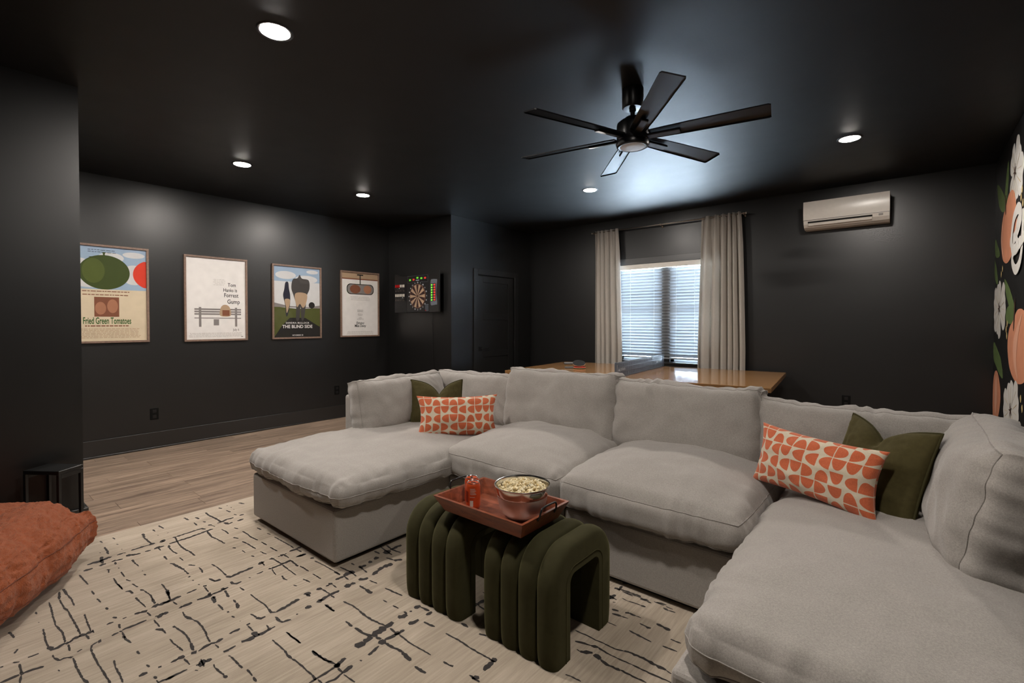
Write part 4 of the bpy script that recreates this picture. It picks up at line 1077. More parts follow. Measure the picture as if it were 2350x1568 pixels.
box('net_post', -.010, .010, hl - .014, hl + .004, 0, .156, M_NET, NET, .002, local=True)
M_INKL = plain('pale_ink', (.62, .66, .70), .5)
for s in (-1,):
    for yy in (-hl + .165, hl - .18):
        # lettering on the face that looks left (-x)
        Mx = Matrix(((0, 0, 1, .0042), (1, 0, 0, yy), (0, 1, 0, .0755), (0, 0, 0, 1))) @ Matrix.Rotation(0, 4, 'Z')
        mobj('net_lettering', *xf(slab(join([text_geo('JOOLA', .036, 'CENTER', 1.25, (.02, 0, 0)), poly_geo([(-.105, -.013), (-.06, -.013), (-.082, .016)])]), .0004), Mx), M_INKL, NET, False, True)
box('net_sticker', .0042, .0052, -hl + .016, -hl + .030, .03, .13, M_INKL, NET, local=True)

M_RUBK = plain('black_rubber', (.008, .008, .008), .6); M_RUBR = plain('red_rubber', (.50, .012, .012), .5)
M_GRIP = plain('paddle_grip', (.12, .12, .12), .5); M_PLY = plain('paddle_ply', (.5, .36, .2), .5)
def paddle(x, y, z, rot, tilt, top, bot, label):
    t = thing('table_tennis_paddle', label, 'paddle', (x, y, z), Matrix.Rotation(R(rot), 4, 'Z') @ Matrix.Rotation(R(tilt), 4, 'X'), 'paddles on the oak table')
    def blade(z0, z1, s=1.0):
        pts = []
        for k in range(36):
            a = 2 * math.pi * k / 36
            pts.append((.078 * s * math.cos(a) + .085, .075 * s * math.sin(a)))
        V, F = poly_geo(pts); V[:, 2] = z0; return slab((V, F), z1 - z0)
    mobj('blade', *blade(-.003, .003), M_PLY, t, False, True)
    mobj('rubber', *blade(.003, .0065, .985), top, t, False, True)
    mobj('rubber', *blade(-.0065, -.003, .985), bot, t, False, True)
    box('grip', -.095, .012, -.014, .014, -.011, .011, M_GRIP, t, .006, 2, local=True)
paddle(-3.135, 4.925, tz + .0115, 38, 0, M_RUBR, M_RUBK, 'red paddle lying flat on the oak table')
paddle(-3.155, 4.945, tz + .060, 38, 24, M_RUBK, M_RUBR, 'black paddle resting on top of the red paddle')

# ================================================================== CURTAINS
def curtain_mat():
    m = N('flax_linen_curtain'); v = m.coords('Object', (1, 1, .12)); f = m.noise(v, 300, 3)
    col = m.mixc(f, (.44, .405, .36), (.56, .52, .47))
    d = m.n('ShaderNodeBsdfDiffuse'); t = m.n('ShaderNodeBsdfTranslucent'); x = m.n('ShaderNodeMixShader'); x.inputs[0].default_value = .22
    m.l(col, d.inputs['Color']); m.l(col, t.inputs['Color']); m.l(d.outputs[0], x.inputs[1]); m.l(t.outputs[0], x.inputs[2]); m.l(x.outputs[0], m.out.inputs['Surface'])
    return m.m
M_CURT = curtain_mat()
RODY, RODZ = YW - .085, 2.600
def curtain(xt0, xt1, xb0, xb1, folds, seed, label, depth=.052):
    t = thing('curtain', label, 'curtain', ((xb0 + xb1) / 2, RODY, .01), group='linen curtains at the window')
    nu, nv = 150, 40
    V = []; F = []
    rs = np.random.RandomState(seed); ph = np.cumsum(rs.uniform(.6, 1.4, folds + 2)); ph = (ph - ph[0]) / (ph[-1] - ph[0])
    for j in range(nv + 1):
        f = j / nv; z = 2.622 - f * (2.622 - .012)
        x0 = xt0 + (xb0 - xt0) * min(1, f * 1.6) ** .8; x1 = xt1 + (xb1 - xt1) * min(1, f * 1.6) ** .8
        for i in range(nu + 1):
            u = i / nu
            # irregular pleats: sharper near the heading, rounder below
            k = np.interp(u, ph, np.arange(folds + 2)) * 2 * math.pi
            top = max(0, 1 - f * 7)
            a = math.sin(k) + .20 * math.sin(2.0 * k + seed + 2.2 * f)
            amp = depth * (.62 + .38 * min(1, f * 3))
            fine = top * .008 * math.sin(k * 2.7 + seed)
            y = RODY - .004 + amp * .72 * a + fine
            xx = x0 + (x1 - x0) * u + .010 * math.cos(k) * (1 - top)
            V.append((xx, min(y, YW - .024), z))
    for j in range(nv):
        for i in range(nu):
            a = j * (nu + 1) + i; F.append([a, a + 1, a + nu + 2, a + nu + 1])
    n = len(V); V2 = [(x, y + .0016, z) for x, y, z in V]
    F2 = [[k + n for k in f[::-1]] for f in F]
    rim = [i for i in range(nu + 1)] + [j * (nu + 1) + nu for j in range(1, nv + 1)] + [nv * (nu + 1) + i for i in range(nu - 1, -1, -1)] + [j * (nu + 1) for j in range(nv - 1, 0, -1)]
    F3 = [[rim[k], rim[k] + n, rim[(k + 1) % len(rim)] + n, rim[(k + 1) % len(rim)]] for k in range(len(rim))]
    mobj('curtain_panel', V + V2, F + F2 + F3, M_CURT, t, True)
    return t
curtain(-3.478, -3.114, -3.475, -3.055, 4, 3, 'narrow oatmeal linen curtain on the left of the window')
curtain(-1.990, -1.535, -2.035, -1.485, 5, 8, 'wide oatmeal linen curtain on the right of the window')
M_BRASS = plain('champagne_metal', (.42, .36, .30), .35, .5, 1.0)
rod = thing('curtain_rod', 'thin champagne metal curtain rod above the window', 'curtain rod', (-2.5, RODY, RODZ))
tube('rod', [(-3.52, RODY, RODZ), (-1.49, RODY, RODZ)], .0075, M_BRASS, rod, 12)
for xx in (-3.53, -1.48): lathe('finial', [(0, -.012), (.010, -.010), (.012, 0), (.010, .010), (0, .012)], M_BRASS, rod, 14, (xx + .0, RODY, RODZ))
for xx in (-3.50, -2.515, -1.51):
    mobj('bracket', *join([tube_geo([(xx, RODY, RODZ - .012), (xx, YW - .002, RODZ - .012)], .005, 8), tube_geo([(xx, YW - .006, RODZ - .03), (xx, YW - .006, RODZ + .01)], .010, 10), tube_geo([(xx - .006, RODY, RODZ), (xx + .006, RODY, RODZ)], .0115, 12)]), M_BRASS, rod, True)

# ================================================================== CEILING FAN
M_FAN = plain('fan_black', (.004, .004, .005), .30, .35)
def blade_mat():
    m = N('fan_blade_black'); v = m.coords('Object', (1, 30, 1)); f = m.noise(v, 6, 3)
    return m.set(base=m.mixc(f, (.005, .005, .006), (.011, .011, .012)), rough=m.math('MULTIPLY_ADD', f, .08, .33), spec=.32)
M_BLADE = blade_mat()
FX, FY = -1.33, 2.771
fan = thing('ceiling_fan', 'matte black six-blade ceiling fan with a round light', 'ceiling fan', (FX, FY, ZC))
lathe('canopy', [(.064, 0), (.064, -.112), (.058, -.120), (.020, -.122)], M_FAN, fan, 40, local=True)
lathe('downrod', [(.020, -.122), (.020, -.135), (.013, -.140), (.013, -.175), (.026, -.180), (.030, -.190), (.030, -.20)], M_FAN, fan, 24, local=True)
lathe('motor_housing', [(.030, -.172), (.046, -.176), (.050, -.190), (.075, -.196), (.094, -.212), (.096, -.222), (.096, -.318), (.092, -.324)], M_FAN, fan, 48, local=True)
lk = lathe('light_kit', [(.090, -.322), (.099, -.326), (.100, -.340), (.096, -.352), (.086, -.357), (.078, -.355)], M_FAN, fan, 48, local=True)
mglow = plain('frosted_lens', (.78, .76, .74), .5)
lathe('lens', [(.079, -.353), (.070, -.358), (.04, -.362), (0, -.363)], mglow, lk, 40, local=True)
for k in range(6):
    ang = R(9.5 + 60 * k)
    Mb = Matrix.Rotation(ang, 4, 'Z') @ T_((0, 0, -.302)) @ RM('X', -12)
    pts = [(.105, -.046), (.30, -.054), (.60, -.060), (.742, -.063), (.755, -.055), (.755, .058), (.745, .063), (.60, .060), (.30, .054), (.105, .046)]
    V, F = poly_geo(pts); V[:, 2] = .004
    bo = mobj('blade', *xf(slab((V, F), .007), Mb), M_BLADE, fan, False, True)
    mobj('blade_iron', *xf(join([box_geo(.085, .285, -.021, .021, -.012, .0035, .003)]), Mb), M_FAN, bo, False, True)

# ================================================================== AIR CONDITIONER
ac = thing('air_conditioner', 'white wall-mounted split air conditioner', 'air conditioner', (-.52, YW, 2.315))
AX0, AX1 = -.885, -.160
pr_ = [(0, 0), (-.10, .000), (-.150, .020), (-.185, .055), (-.195, .085)]
def extr(prof, x0, x1, bev=0):
    n = len(prof); V = [(x0, y, z) for y, z in prof] + [(x1, y, z) for y, z in prof]
    F = [[i, (i + 1) % n, n + (i + 1) % n, n + i] for i in range(n)] + [list(range(n))[::-1], list(range(n, 2 * n))]
    return np.array(V), F
Z0 = 2.318
body = mobj('body', *extr([(YW - .002, Z0), (YW - .11, Z0), (YW - .155, Z0 + .018), (YW - .186, Z0 + .05), (YW - .196, Z0 + .085), (YW - .198, Z0 + .088), (YW - .19, Z0 + .279), (YW - .002, Z0 + .283)], AX0, AX1), M_WHITE, ac)
fp = []
for k in range(12):
    f = k / 11
    fp.append((YW - .199 - .010 * math.sin(f * math.pi * .9), Z0 + .090 + f * .193))
mobj('front_panel', *extr(fp + [(YW - .190, Z0 + .283), (YW - .192, Z0 + .090)], AX0 - .001, AX1 + .001), M_WHITE, ac, True); sharp(ac.children[-1])
def on(f):  # point on the sloped lower front
    return (YW - .158 - .030 * f, Z0 + .016 + .036 * f)
box('panel_gap', AX0 + .001, AX1 - .001, YW - .1995, YW - .15, Z0 + .0860, Z0 + .0895, M_BLACK, ac)
mobj('air_slot', *xf(box_geo(AX0 + .04, AX1 - .135, -.003, .006, -.0085, .0085), T_((0, YW - .1925, Z0 + .066)) @ RM('X', 16)), M_BLACK, ac)
mobj('louver', *xf(box_geo(AX0 + .043, AX1 - .138, -.004, .004, -.015, .013, .002), T_((0, YW - .1880, Z0 + .044)) @ RM('X', 24)), M_WHITE, ac)
mobj('display', *xf(box_geo(AX1 - .085, AX1 - .05, -.002, .002, -.008, .012, .001), T_((0, YW - .1925, Z0 + .066)) @ RM('X', 16)), plain('grey_plastic', (.32, .30, .28), .4), ac)

# ================================================================== POSTERS
def inks(name, c, rough=.55): return plain(name, c, rough, .25, 0, .10, 14)
I_CREAM = inks('paper_cream', (.62, .52, .37)); I_WHITE = inks('paper_white', (.72, .695, .67)); I_SKY = inks('ink_sky', (.30, .40, .52)); I_CLOUD = inks('ink_cloud', (.58, .58, .58))
I_GRN = inks('ink_green', (.045, .065, .012)); I_GRNL = inks('ink_green_light', (.075, .10, .018)); I_RED = inks('ink_red', (.62, .045, .02)); I_DK = inks('ink_dark', (.018, .016, .015))
I_BRN = inks('ink_brown', (.20, .075, .04)); I_TAN = inks('ink_tan', (.40, .28, .18)); I_GRY = inks('ink_grey', (.22, .20, .19)); I_TXTG = inks('ink_text_green', (.03, .10, .02)); I_LG = inks('ink_light_grey', (.42, .39, .36))
I_CHAR = inks('ink_charcoal', (.055, .05, .047)); I_GRASS = inks('ink_grass', (.075, .085, .022)); I_NAVY = inks('ink_navy', (.02, .02, .035)); I_SKIN = inks('ink_warm', (.36, .16, .09))
def pane_mat():
    m = N('poster_glazing')
    t = m.n('ShaderNodeBsdfTransparent'); g_ = m.n('ShaderNodeBsdfGlossy'); g_.inputs['Roughness'].default_value = .03
    f = m.n('ShaderNodeFresnel'); f.inputs['IOR'].default_value = 1.45; x = m.n('ShaderNodeMixShader')
    gm = m.n('ShaderNodeNewGeometry'); m.l(m.math('MULTIPLY', f.outputs[0], m.math('SUBTRACT', 1.0, gm.outputs['Backfacing'])), x.inputs[0]); m.l(t.outputs[0], x.inputs[1]); m.l(g_.outputs[0], x.inputs[2]); m.l(x.outputs[0], m.out.inputs['Surface'])
    return m.m
M_PANE = pane_mat()
ROT_L = Matrix(((0, 0, 1), (1, 0, 0), (0, 1, 0))).to_4x4()       # wall_left: x->+Y, y->Z, z->+X
ROT_B = Matrix(((1, 0, 0), (0, 0, -1), (0, 1, 0))).to_4x4()      # closet wall: x->X, y->Z, z->-Y
def poster(cy, cz, w, h, paper, label):
    t = thing('framed_poster', label, 'poster', (XL, cy, cz), ROT_L, 'framed film posters')
    a, b_, fw = w / 2, h / 2, .021
    for (x0, x1, y0, y1) in ((-a, a, b_ - fw, b_), (-a, a, -b_, -b_ + fw), (-a, -a + fw, -b_ + fw, b_ - fw), (a - fw, a, -b_ + fw, b_ - fw)):
        box('frame_rail', x0, x1, y0, y1, .002, .026, M_FRAME, t, .0015, local=True)
    pr_ = box('print', -a + fw - .003, a - fw + .003, -b_ + fw - .003, b_ - fw + .003, .004, .010, paper, t, local=True)
    box('glazing', -a + fw, a - fw, -b_ + fw, b_ - fw, .0185, .0205, M_PANE, t, local=True)
    return t, pr_, a - fw, b_ - fw
def art(pr_, name, geo, mat, lvl):
    V, F = slab(geo, .0003); V = V + np.array([0, 0, .0100 + .0004 * lvl])
    return mobj(name, V, F, mat, pr_, False, True)
def textlines(pr_, y0, y1, n, x0, x1, mat, lvl, seed, hh=.45):
    rq = random.Random(seed); g_ = []
    for k in range(n):
        y = y0 + (y1 - y0) * k / max(1, n - 1); x = x0 + rq.uniform(0, .02); e = x1 - rq.uniform(0, .02)
        while x < e:
            l = rq.uniform(.012, .04); g_.append(rect_geo(x, min(e, x + l), y, y + abs(y1 - y0) / max(1, n) * hh)); x += l + .006
    art(pr_, 'small_print', join(g_), mat, lvl)

# 1: sky over cream, big green and red rounded shapes
t, p, a, b_ = poster(1.105, 1.600, .645, .962, I_CREAM, 'framed poster with big green and red shapes, cut off by the partition wall')
art(p, 'sky_field', rect_geo(-a, a, .045, b_), I_SKY, 0)
for (x, y, rx, ry) in ((.20, .20, .12, .10), (-.22, .28, .10, .06), (.02, .36, .10, .05), (.2, .40, .09, .03), (-.1, .1, .2, .04)):
    art(p, 'cloud_field', disc_geo(x, y, min(rx, a - abs(x)), ry), I_CLOUD, 1)
art(p, 'green_shape', disc_geo(-.030, .213, .196, .168, seg=48), I_GRN, 2)
art(p, 'green_shape', disc_geo(-.115, .225, .085, .12), I_GRNL, 3)
art(p, 'green_shape', smooth_poly and poly_geo(smooth_poly([(-.15, .355), (-.05, .375), (-.045, .405), (-.025, .405), (-.02, .375), (.08, .35), (.0, .345), (-.04, .33), (-.08, .345)])), I_GRN, 4)
art(p, 'red_shape', poly_geo([(a, .075 + .0)] + [(a + .05 + .16 * math.cos(R(q)), .21 + .15 * math.sin(R(q))) for q in range(252, 107, -8) if a + .05 + .16 * math.cos(R(q)) < a] + [(a, .345)]), I_RED, 2)
art(p, 'printed_photo', rect_geo(-.112, .078, -.222, -.030), I_BRN, 1)
art(p, 'printed_photo', disc_geo(-.065, -.14, .042, .062), I_SKIN, 2); art(p, 'printed_photo', disc_geo(.027, -.118, .042, .068), I_SKIN, 3)
textlines(p, -.012, .022, 2, -.20, .17, I_BRN, 2, 1)
art(p, 'title', fit(text_geo('Fried Green Tomatoes', .088, 'CENTER', .56, (-.012, -.265, 0), bold=.0016), .368, .066), I_TXTG, 1)
textlines(p, -.318, -.306, 1, -.20, .17, I_BRN, 1, 2, .9)
textlines(p, -.345, -.43, 7, -.26, .25, I_TAN, 1, 3)
textlines(p, .405, .425, 2, -.16, .06, I_NAVY, 3, 4)

# 2: white sheet, stacked title, dark bands
t, p, a, b_ = poster(2.062, 1.588, .648, .954, I_WHITE, 'framed white poster with a stacked dark title and grey bars')
for s, y, x, sz in (('Tom', .165, .158, .058), ('Hanks is', .105, .14, .056), ('Forrest', .045, .15, .066), ('Gump', -.028, .175, .070)):
    art(p, 'title', text_geo(s, sz, 'CENTER', .78, (x, y, 0), bold=.0006), I_DK, 1)
textlines(p, .22, .16, 5, -.04, .09, I_LG, 1, 7, .3)
for y in (-.118, -.145, -.172): art(p, 'dark_bar', rect_geo(-.225, .255, y - .009, y + .009), I_GRY, 1)
art(p, 'dark_bar', rect_geo(-.225, .255, -.222, -.212), I_GRY, 1)
for x in (-.17, .20): art(p, 'dark_bar', rect_geo(x - .012, x + .012, -.315, -.095), I_GRY, 2)
art(p, 'tan_patch', poly_geo(smooth_poly([(.035, -.19), (.035, -.11), (.06, -.07), (.10, -.065), (.135, -.10), (.14, -.19)])), I_TAN, 3)
art(p, 'tan_patch', rect_geo(.055, .13, -.19, -.125), I_BRN, 4)
art(p, 'grey_patch', rect_geo(-.035, .02, -.30, -.23), I_GRY, 2)
art(p, 'date', text_geo('July 6', .038, 'CENTER', .8, (.20, -.352, 0), bold=.0006), I_GRY, 1)
textlines(p, -.39, -.43, 4, -.28, .27, I_LG, 1, 9)
art(p, 'mark', disc_geo(.265, -.437, .012, .010, 0, 12, 0, 180), I_GRY, 1)

# 3: pale sky over dark turf with two upright dark forms
t, p, a, b_ = poster(2.997, 1.582, .645, .940, I_CLOUD, 'framed poster of pale sky over dark green turf with white title')
art(p, 'sky_field', rect_geo(-a, a, .26, b_), I_SKY, 0)
for (x, y, rx, ry) in ((-.15, .34, .13, .05), (.12, .30, .15, .05), (.2, .40, .08, .025)): art(p, 'cloud_field', disc_geo(x, y, min(rx, a - abs(x) - .001), ry), I_CLOUD, 1)
art(p, 'turf_field', poly_geo([(-a, -b_), (a, -b_), (a, -.07), (0, -.085), (-a, -.06)]), I_GRASS, 1)
art(p, 'horizon_band', poly_geo([(-a, -.065), (a, -.075), (a, -.035), (.15, -.06), (-.12, -.05), (-a, -.01)]), I_GRY, 2)
art(p, 'dark_form', poly_geo([(-a, -b_), (a, -b_), (a, -.32), (.1, -.2), (-.1, -.2), (-.2, -.3)]), I_DK, 2)
art(p, 'dark_form', poly_geo(smooth_poly([(-.155, .245), (-.12, .25), (-.11, .17), (-.095, .08), (-.10, -.04), (-.13, -.17), (-.15, -.17), (-.16, -.04), (-.185, .08), (-.17, .16)])), I_NAVY, 3)
art(p, 'warm_form', poly_geo(smooth_poly([(-.165, .03), (-.10, .03), (-.11, -.06), (-.14, -.14), (-.15, -.06)])), I_TAN, 4)
art(p, 'dark_form', poly_geo(smooth_poly([(.0, .31), (.03, .355), (.06, .31), (.15, .29), (.16, .18), (.12, .08), (.11, -.04), (.08, -.22), (.05, -.22), (.04, -.05), (.02, -.22), (-.02, -.22), (-.02, -.04), (-.05, .08), (-.08, .18), (-.06, .29)])), I_CHAR, 3)
art(p, 'warm_form', poly_geo(smooth_poly([(-.03, .11), (.12, .11), (.11, -.02), (.07, -.07), (.03, -.02), (-.01, -.06)])), I_TAN, 4)
art(p, 'dark_form', disc_geo(.19, -.035, .042, .042), I_DK, 4)
art(p, 'title', text_geo('SANDRA BULLOCK', .032, 'CENTER', 1.0, (.0, -.267, 0), 1.15, bold=.0004), I_WHITE, 5)
art(p, 'title', text_geo('THE BLIND SIDE', .056, 'CENTER', .98, (.0, -.315, 0), bold=.0012), I_WHITE, 5)
art(p, 'date', text_geo('NOVEMBER 20', .022, 'CENTER', 1.0, (.0, -.425, 0), bold=.0004), I_WHITE, 5)
textlines(p, .405, .405, 1, -.24, .24, I_NAVY, 2, 12, 0)

# 4: warm white sheet, wood band and a dark lozenge
t, p, a, b_ = poster(3.914, 1.582, .628, .930, I_WHITE, 'framed white poster with a dark rounded lozenge near the top')
art(p, 'wood_band', rect_geo(-a, a, .365, b_), I_TAN, 0); art(p, 'dark_band', rect_geo(-a, a, .350, .367), I_BRN, 1)
art(p, 'dark_stem', rect_geo(-.008, .008, .27, .425), I_DK, 2); art(p, 'dark_stem', rect_geo(-.05, .05, .41, .428), I_DK, 2)
def lozenge(x0, x1, y0, y1, r, n=6):
    P = []
    for cx, cy, s in ((x1 - r, y1 - r, 0), (x0 + r, y1 - r, 90), (x0 + r, y0 + r, 180), (x1 - r, y0 + r, 270)):
        for k in range(n + 1): P.append((cx + r * math.cos(R(s + 90 * k / n)), cy + r * math.sin(R(s + 90 * k / n))))
    return poly_geo(P)
art(p, 'dark_lozenge', lozenge(-.215, .225, .140, .290, .06), I_DK, 2)
art(p, 'lozenge_field', lozenge(-.203, .213, .150, .280, .055), I_GRY, 3)
art(p, 'warm_patch', disc_geo(-.08, .215, .085, .062), I_BRN, 4); art(p, 'warm_patch', disc_geo(.12, .215, .065, .060), I_SKIN, 4)
textlines(p, .10, .06, 3, -.16, .16, I_LG, 1, 21, .4)
for s, y in (('MORGAN\nFREEMAN', -.095), ('JESSICA\nTANDY', -.150), ('DAN\nAYKROYD', -.205)):
    art(p, 'credit', text_geo(s, .022, 'CENTER', 1.0, (.0, y, 0), line=.85), I_GRY, 1)
art(p, 'title', text_geo('Driving\nMiss Daisy', .052, 'CENTER', .82, (.0, -.29, 0), line=.75, bold=.001), I_DK, 1)
textlines(p, -.345, -.345, 1, -.1, .1, I_GRY, 1, 22, 0)
textlines(p, -.39, -.43, 4, -.22, .22, I_LG, 1, 23)

# ================================================================== DART BOARD CABINET
DB = thing('dartboard_cabinet', 'black electronic dart board cabinet with open doors and lit scores', 'dart board', (-5.347, YD, 1.728), ROT_B)
M_CAB = plain('cabinet_black', (.007, .007, .0075), .40)
M_BEIGE = plain('segment_beige', (.42, .29, .19), .55); M_DKRED = plain('segment_dark', (.030, .010, .009), .5); M_WIRE = plain('segment_spider', (.16, .08, .05), .5)
M_LG = emis('led_green', (.25, 1.0, .05), .9); M_LR = emis('led_red', (1.0, .05, .03), .9); M_LW = emis('led_white', (.8, .85, .9), .35)
hw, hh = .245, .262
box('cabinet_box', -hw, hw, -hh, hh, .001, .055, M_CAB, DB, .004, local=True)
fr_ = .0555
dx, dy, dr = .0, -.035, .168
brd = lathe('board_disc', [(0, 0), (dr + .004, 0), (dr + .004, .003), (0, .003)], M_WIRE, DB, 60, (dx, dy, fr_), True)
ring = [(.016, .094), (.098, .160)]
segm = {}
for ri_, (r0, r1) in enumerate(ring):
    V = []; n = 5
    for rr_ in (r0, r1):
        for k in range(n): V.append((rr_ * math.sin(R(-8.4 + 16.8 * k / (n - 1))), rr_ * math.cos(R(-8.4 + 16.8 * k / (n - 1))), 0))
    F = [[k, k + 1, n + k + 1, n + k][::-1] for k in range(n - 1)]
    Vs, Fs = slab((np.array(V), F), .003)
    for q, mt in enumerate((M_DKRED, M_BEIGE)):
        me = bpy.data.meshes.new('segment'); me.from_pydata(Vs.tolist(), [], Fs); me.materials.append(mt); segm[ri_, q] = me
for k in range(20):
    for ri_ in (0, 1):
        o = bpy.data.objects.new('segment', segm[ri_, k % 2]); COL.objects.link(o); o.parent = brd
        o.location = (dx, dy, fr_ + .003); o.rotation_euler = (0, 0, R(-18 * k))
lathe('bullseye', [(0, 0), (.013, 0), (.013, .004), (0, .004)], M_DKRED, brd, 20, (dx, dy, fr_ + .003), True)
lathe('ring', [(.162, 0), (.168, 0), (.168, .0045), (.162, .0045), (.162, 0)], M_WIRE, brd, 60, (dx, dy, fr_ + .003), True, open_=True)
nums = [20, 1, 18, 4, 13, 6, 10, 15, 2, 17, 3, 19, 7, 16, 8, 11, 14, 9, 12, 5]
for k, nmb in enumerate(nums):
    aa = R(90 - 18 * k); rx_ = .192
    g_ = slab(text_geo(str(nmb), .027, 'CENTER', 1.0, (dx + rx_ * math.cos(aa), dy + rx_ * math.sin(aa), fr_ + .0003), bold=.0008), .0006)
    mobj('number', *g_, M_INKL, DB, False, True)
# score display
box('display_panel', -.215, .215, .172, .250, fr_ - .001, fr_ + .004, M_BLACK, DB, .002, local=True)
mobj('display_outline', *tube_geo([(-.222, .155, fr_ + .002), (-.10, .158, fr_ + .002), (-.05, .178, fr_ + .002), (.06, .178, fr_ + .002), (.11, .158, fr_ + .002), (.222, .160, fr_ + .002), (.222, .254, fr_ + .002), (-.222, .254, fr_ + .002)], .0015, 5, True), M_NET, DB, True, True)
for x_, y_, s_, mt in ((-.165, .198, '20', M_LG), (-.085, .200, '20', M_LR), (.0, .222, '00', M_LG), (.085, .212, '00', M_LG), (.165, .212, '00', M_LR)):
    mobj('score_digits', *slab(text_geo(s_, .034, 'CENTER', 1.2, (x_, y_, fr_ + .0042), bold=.0012), .0006), mt, DB, False, True)
mobj('display_caption', *slab(rect_geo(-.035, .035, .184, .194, fr_ + .0042), .0006), M_LW, DB, False, True)
for i_ in range(5):
    for j_ in range(4):
        box('button', .165 + j_ * .018, .178 + j_ * .018, -.245 + i_ * .020, -.232 + i_ * .020, fr_, fr_ + .004, M_NET if (i_, j_) != (0, 0) else M_RUBR, DB, local=True)
def door_geo(w_, sgn):
    # arched-top cabinet door, hinge at x=0
    pts = [(0, -hh), (sgn * w_, -hh), (sgn * w_, hh + .035)] + [(sgn * w_ * (1 - f), hh + .035 * (1 - (f * 2) ** 2 if f < .5 else 0) - 0 * f) for f in (.15, .3, .45, .6)] + [(0, hh - .005)]
    V, F = poly_geo(pts if sgn > 0 else pts[::-1]); return slab((V, F), .022)
MR = T_((hw + .002, 0, .034)) @ RM('Y', -8)
dr_ = mobj('cabinet_door', *xf(door_geo(.240, 1), MR), M_CAB, DB, False, True)
mobj('score_panel', *xf(slab(poly_geo(smooth_poly([(.045, -.155), (.10, -.172), (.165, -.165), (.205, -.15), (.180, 0), (.205, .16), (.165, .18), (.10, .185), (.045, .165), (.045, 0)])), .004), MR @ T_((0, .0, .022))), M_NET, dr_, False, True)
mobj('score_panel', *xf(slab(rect_geo(.055, .170, -.115, .125), .002), MR @ T_((0, 0, .0262))), M_BLACK, dr_, False, True)
for k in range(7):
    y_ = -.098 + k * .034
    for x_, mt in ((.075, M_LG), (.145, M_LR)):
        mobj('score_light', *xf(slab(join([rect_geo(x_ - .017, x_ + .017, y_ - .011, y_ + .011)]), .001), MR @ T_((0, 0, .0284))), mt, dr_, False, True)
    mobj('score_digits', *xf(slab(text_geo(str(20 - k), .018, 'CENTER', 1, (.110, y_, 0)), .0006), MR @ T_((0, 0, .0284))), M_INKL, dr_, False, True)
ML = T_((-hw - .002, 0, .034)) @ RM('Y', 8)
dl_ = mobj('cabinet_door', *xf(door_geo(.240, -1), ML), M_CAB, DB, False, True)
for row_, (yb, mt) in enumerate(((.09, M_LR), (-.045, M_INKL))):
    box_ = xf(box_geo(-.215, -.04, yb - .028, yb - .018, .022, .045, .002), ML); mobj('dart_rack', *box_, M_BLACK, dl_, False, True)
    for k in range(6):
        x_ = -.205 + k * .032
        mm = M_RUBR if (row_ == 0 and k < 3) else M_INKW
        dt = thing('dart', '%s dart from the left in the %s row of the dart cabinet' % (('first', 'second', 'third', 'fourth', 'fifth', 'sixth')[k], 'upper' if row_ == 0 else 'lower'), 'dart', (0, 0, 0), group='darts in the dart cabinet')
        wm = Matrix.Translation(DB.location) @ ROT_B @ ML @ T_((x_, yb, .036))
        dt.location = wm.to_translation(); dt.rotation_euler = wm.to_euler()
        f_ = join([box_geo(-.012, .012, .012, .050, -.0006, .0006), box_geo(-.0006, .0006, .012, .050, -.012, .012)])
        mobj('flight', *f_, mm, dt, False, True)
        mobj('barrel', *tube_geo([(0, .012, 0), (0, -.012, 0), (0, -.050, 0), (0, -.052, 0)], [.0022, .0022, .0035, .0015], 8), M_ALU, dt, True, True)
tube('power_cord', [(-5.347 + x_, YD - .008, z_) for x_, z_ in curve([(.262, 1.49), (.265, 1.40), (.258, 1.28), (.266, 1.12), (.262, .95), (.275, .78), (.30, .62), (.36, .45), (.44, .36)], 6)], .0028, M_BLACK, None, 6)
tag(bpy.data.objects['power_cord'], 'thin black power cord hanging below the dart board', 'cord')

# ================================================================== OUTLETS
M_OUT = plain('outlet_black', (.003, .003, .003), .45, .2)
def outlet(loc, rot, label):
    t = thing('wall_outlet', label, 'outlet', loc, rot, 'black wall outlets')
    box('cover_plate', -.037, .037, -.060, .060, 0, .006, M_OUT, t, .002, local=True)
    for s in (-1, 1): box('socket', -.017, .017, s * .028 - .016, s * .028 + .016, .005, .008, M_BLKMET, t, .002, local=True)
outlet((XL, 1.464, .362), ROT_L, 'black wall outlet low on the poster wall, under the first two posters')
outlet((XL, 3.547, .385), ROT_L, 'black wall outlet low on the poster wall, beside the sofa arm')
outlet((-.508, YW, .490), ROT_B, 'black wall outlet on the window wall behind the sofa back')

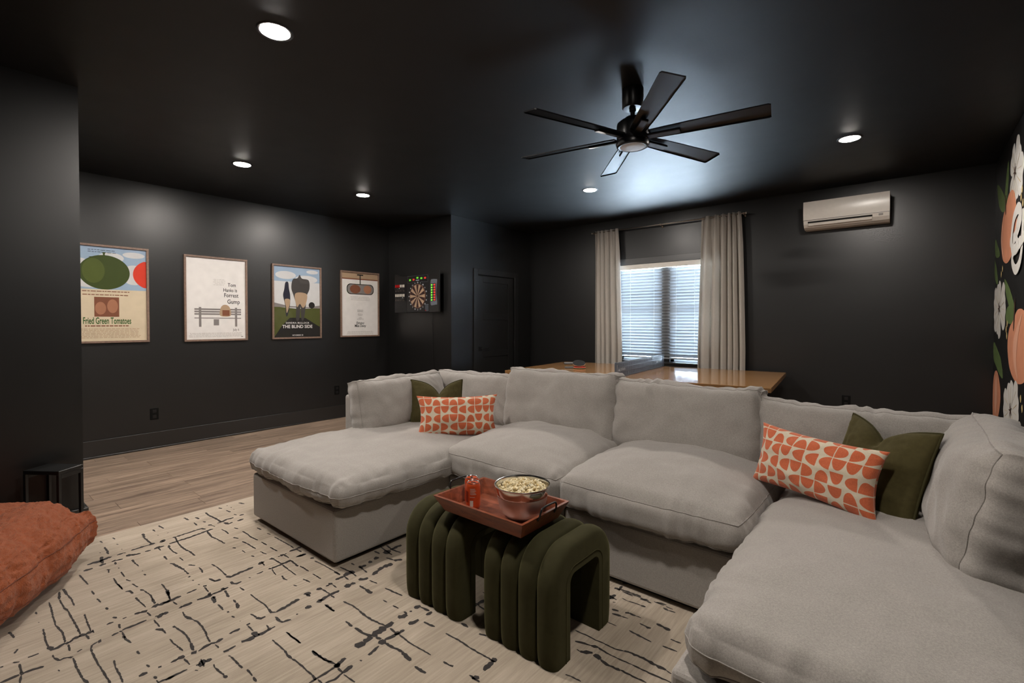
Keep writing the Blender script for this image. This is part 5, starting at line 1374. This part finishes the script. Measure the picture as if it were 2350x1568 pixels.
# ================================================================== BEAN BAG + SIDE TABLE
def bag_mat():
    m = N('rust_crinkle_nylon'); v = m.coords(); v2 = m.coords('Object', (1, 2.2, 1))
    a_ = m.noise(v2, 26, 4, .6, 1.2); b2 = m.noise(v, 70, 3, .6, .8)
    h = m.math('ADD', m.math('ABSOLUTE', m.math('SUBTRACT', a_, .5)), m.math('MULTIPLY', m.math('ABSOLUTE', m.math('SUBTRACT', b2, .5)), .45))
    m.bump(h, 1.0, .012)
    return m.set(base=m.mixc(b2, (.27, .062, .017), (.36, .092, .028)), rough=.50, spec=.25, sheen=.1)
M_BAG = bag_mat()
M_BAGS = plain('rust_seam', (.14, .03, .01), .6)
e1 = Vector((.84, -.54, 0)).normalized(); e2 = Vector((-.54, -.84, 0)).normalized()
bagM = Matrix((( e1.x, -e2.x, 0, 0), (e1.y, -e2.y, 0, 0), (0, 0, 1, 0), (0, 0, 0, 1)))
bc = Vector((-3.43, .58, 0)) + e1 * .60 + e2 * .43
bag = thing('bean_bag', 'rust orange crinkled floor bean bag at the left edge', 'bean bag', (bc.x, bc.y, .012), bagM)
cu = Cushion(.58, .41, .165, .16, .055, 0, .012, .018, 31, .02, .045, pl=.12, pf=.05, fold=.004)
cu.crinkle = .020
place_cushion('bag_cover', cu, T_((0, 0, .192)), (190, 140, 50), bag, M_BAG, (), M_BAGS, True)
bo = bag.children[0]
for c_ in (.25, -.55):
    mobj('seam', *xf(cu.seam(c_, .0022), T_((0, 0, .192))), M_BAGS, bo, True, True)

st = thing('side_table', 'small black metal frame stand beside the partition wall', 'side table', (-3.79, .43, 0), (0, 0, R(36)))
ux, uy, hz_ = .108, .072, .485
box('table_top', -ux, ux, -uy, uy, hz_ - .022, hz_, M_BLKMET, st, .002, local=True)
for sx in (-1, 1):
    for sy in (-1, 1):
        box('leg', sx * (ux - .008) - .008, sx * (ux - .008) + .008, sy * (uy - .008) - .008, sy * (uy - .008) + .008, .0135 if sx > 0 or sy < 0 else .001, hz_ - .022, M_BLKMET, st, .001, local=True)
for sx in (-1, 1):
    box('rail', sx * (ux - .008) - .008, sx * (ux - .008) + .008, -uy + .016, uy - .016, hz_ - .045, hz_ - .022, M_BLKMET, st, local=True)
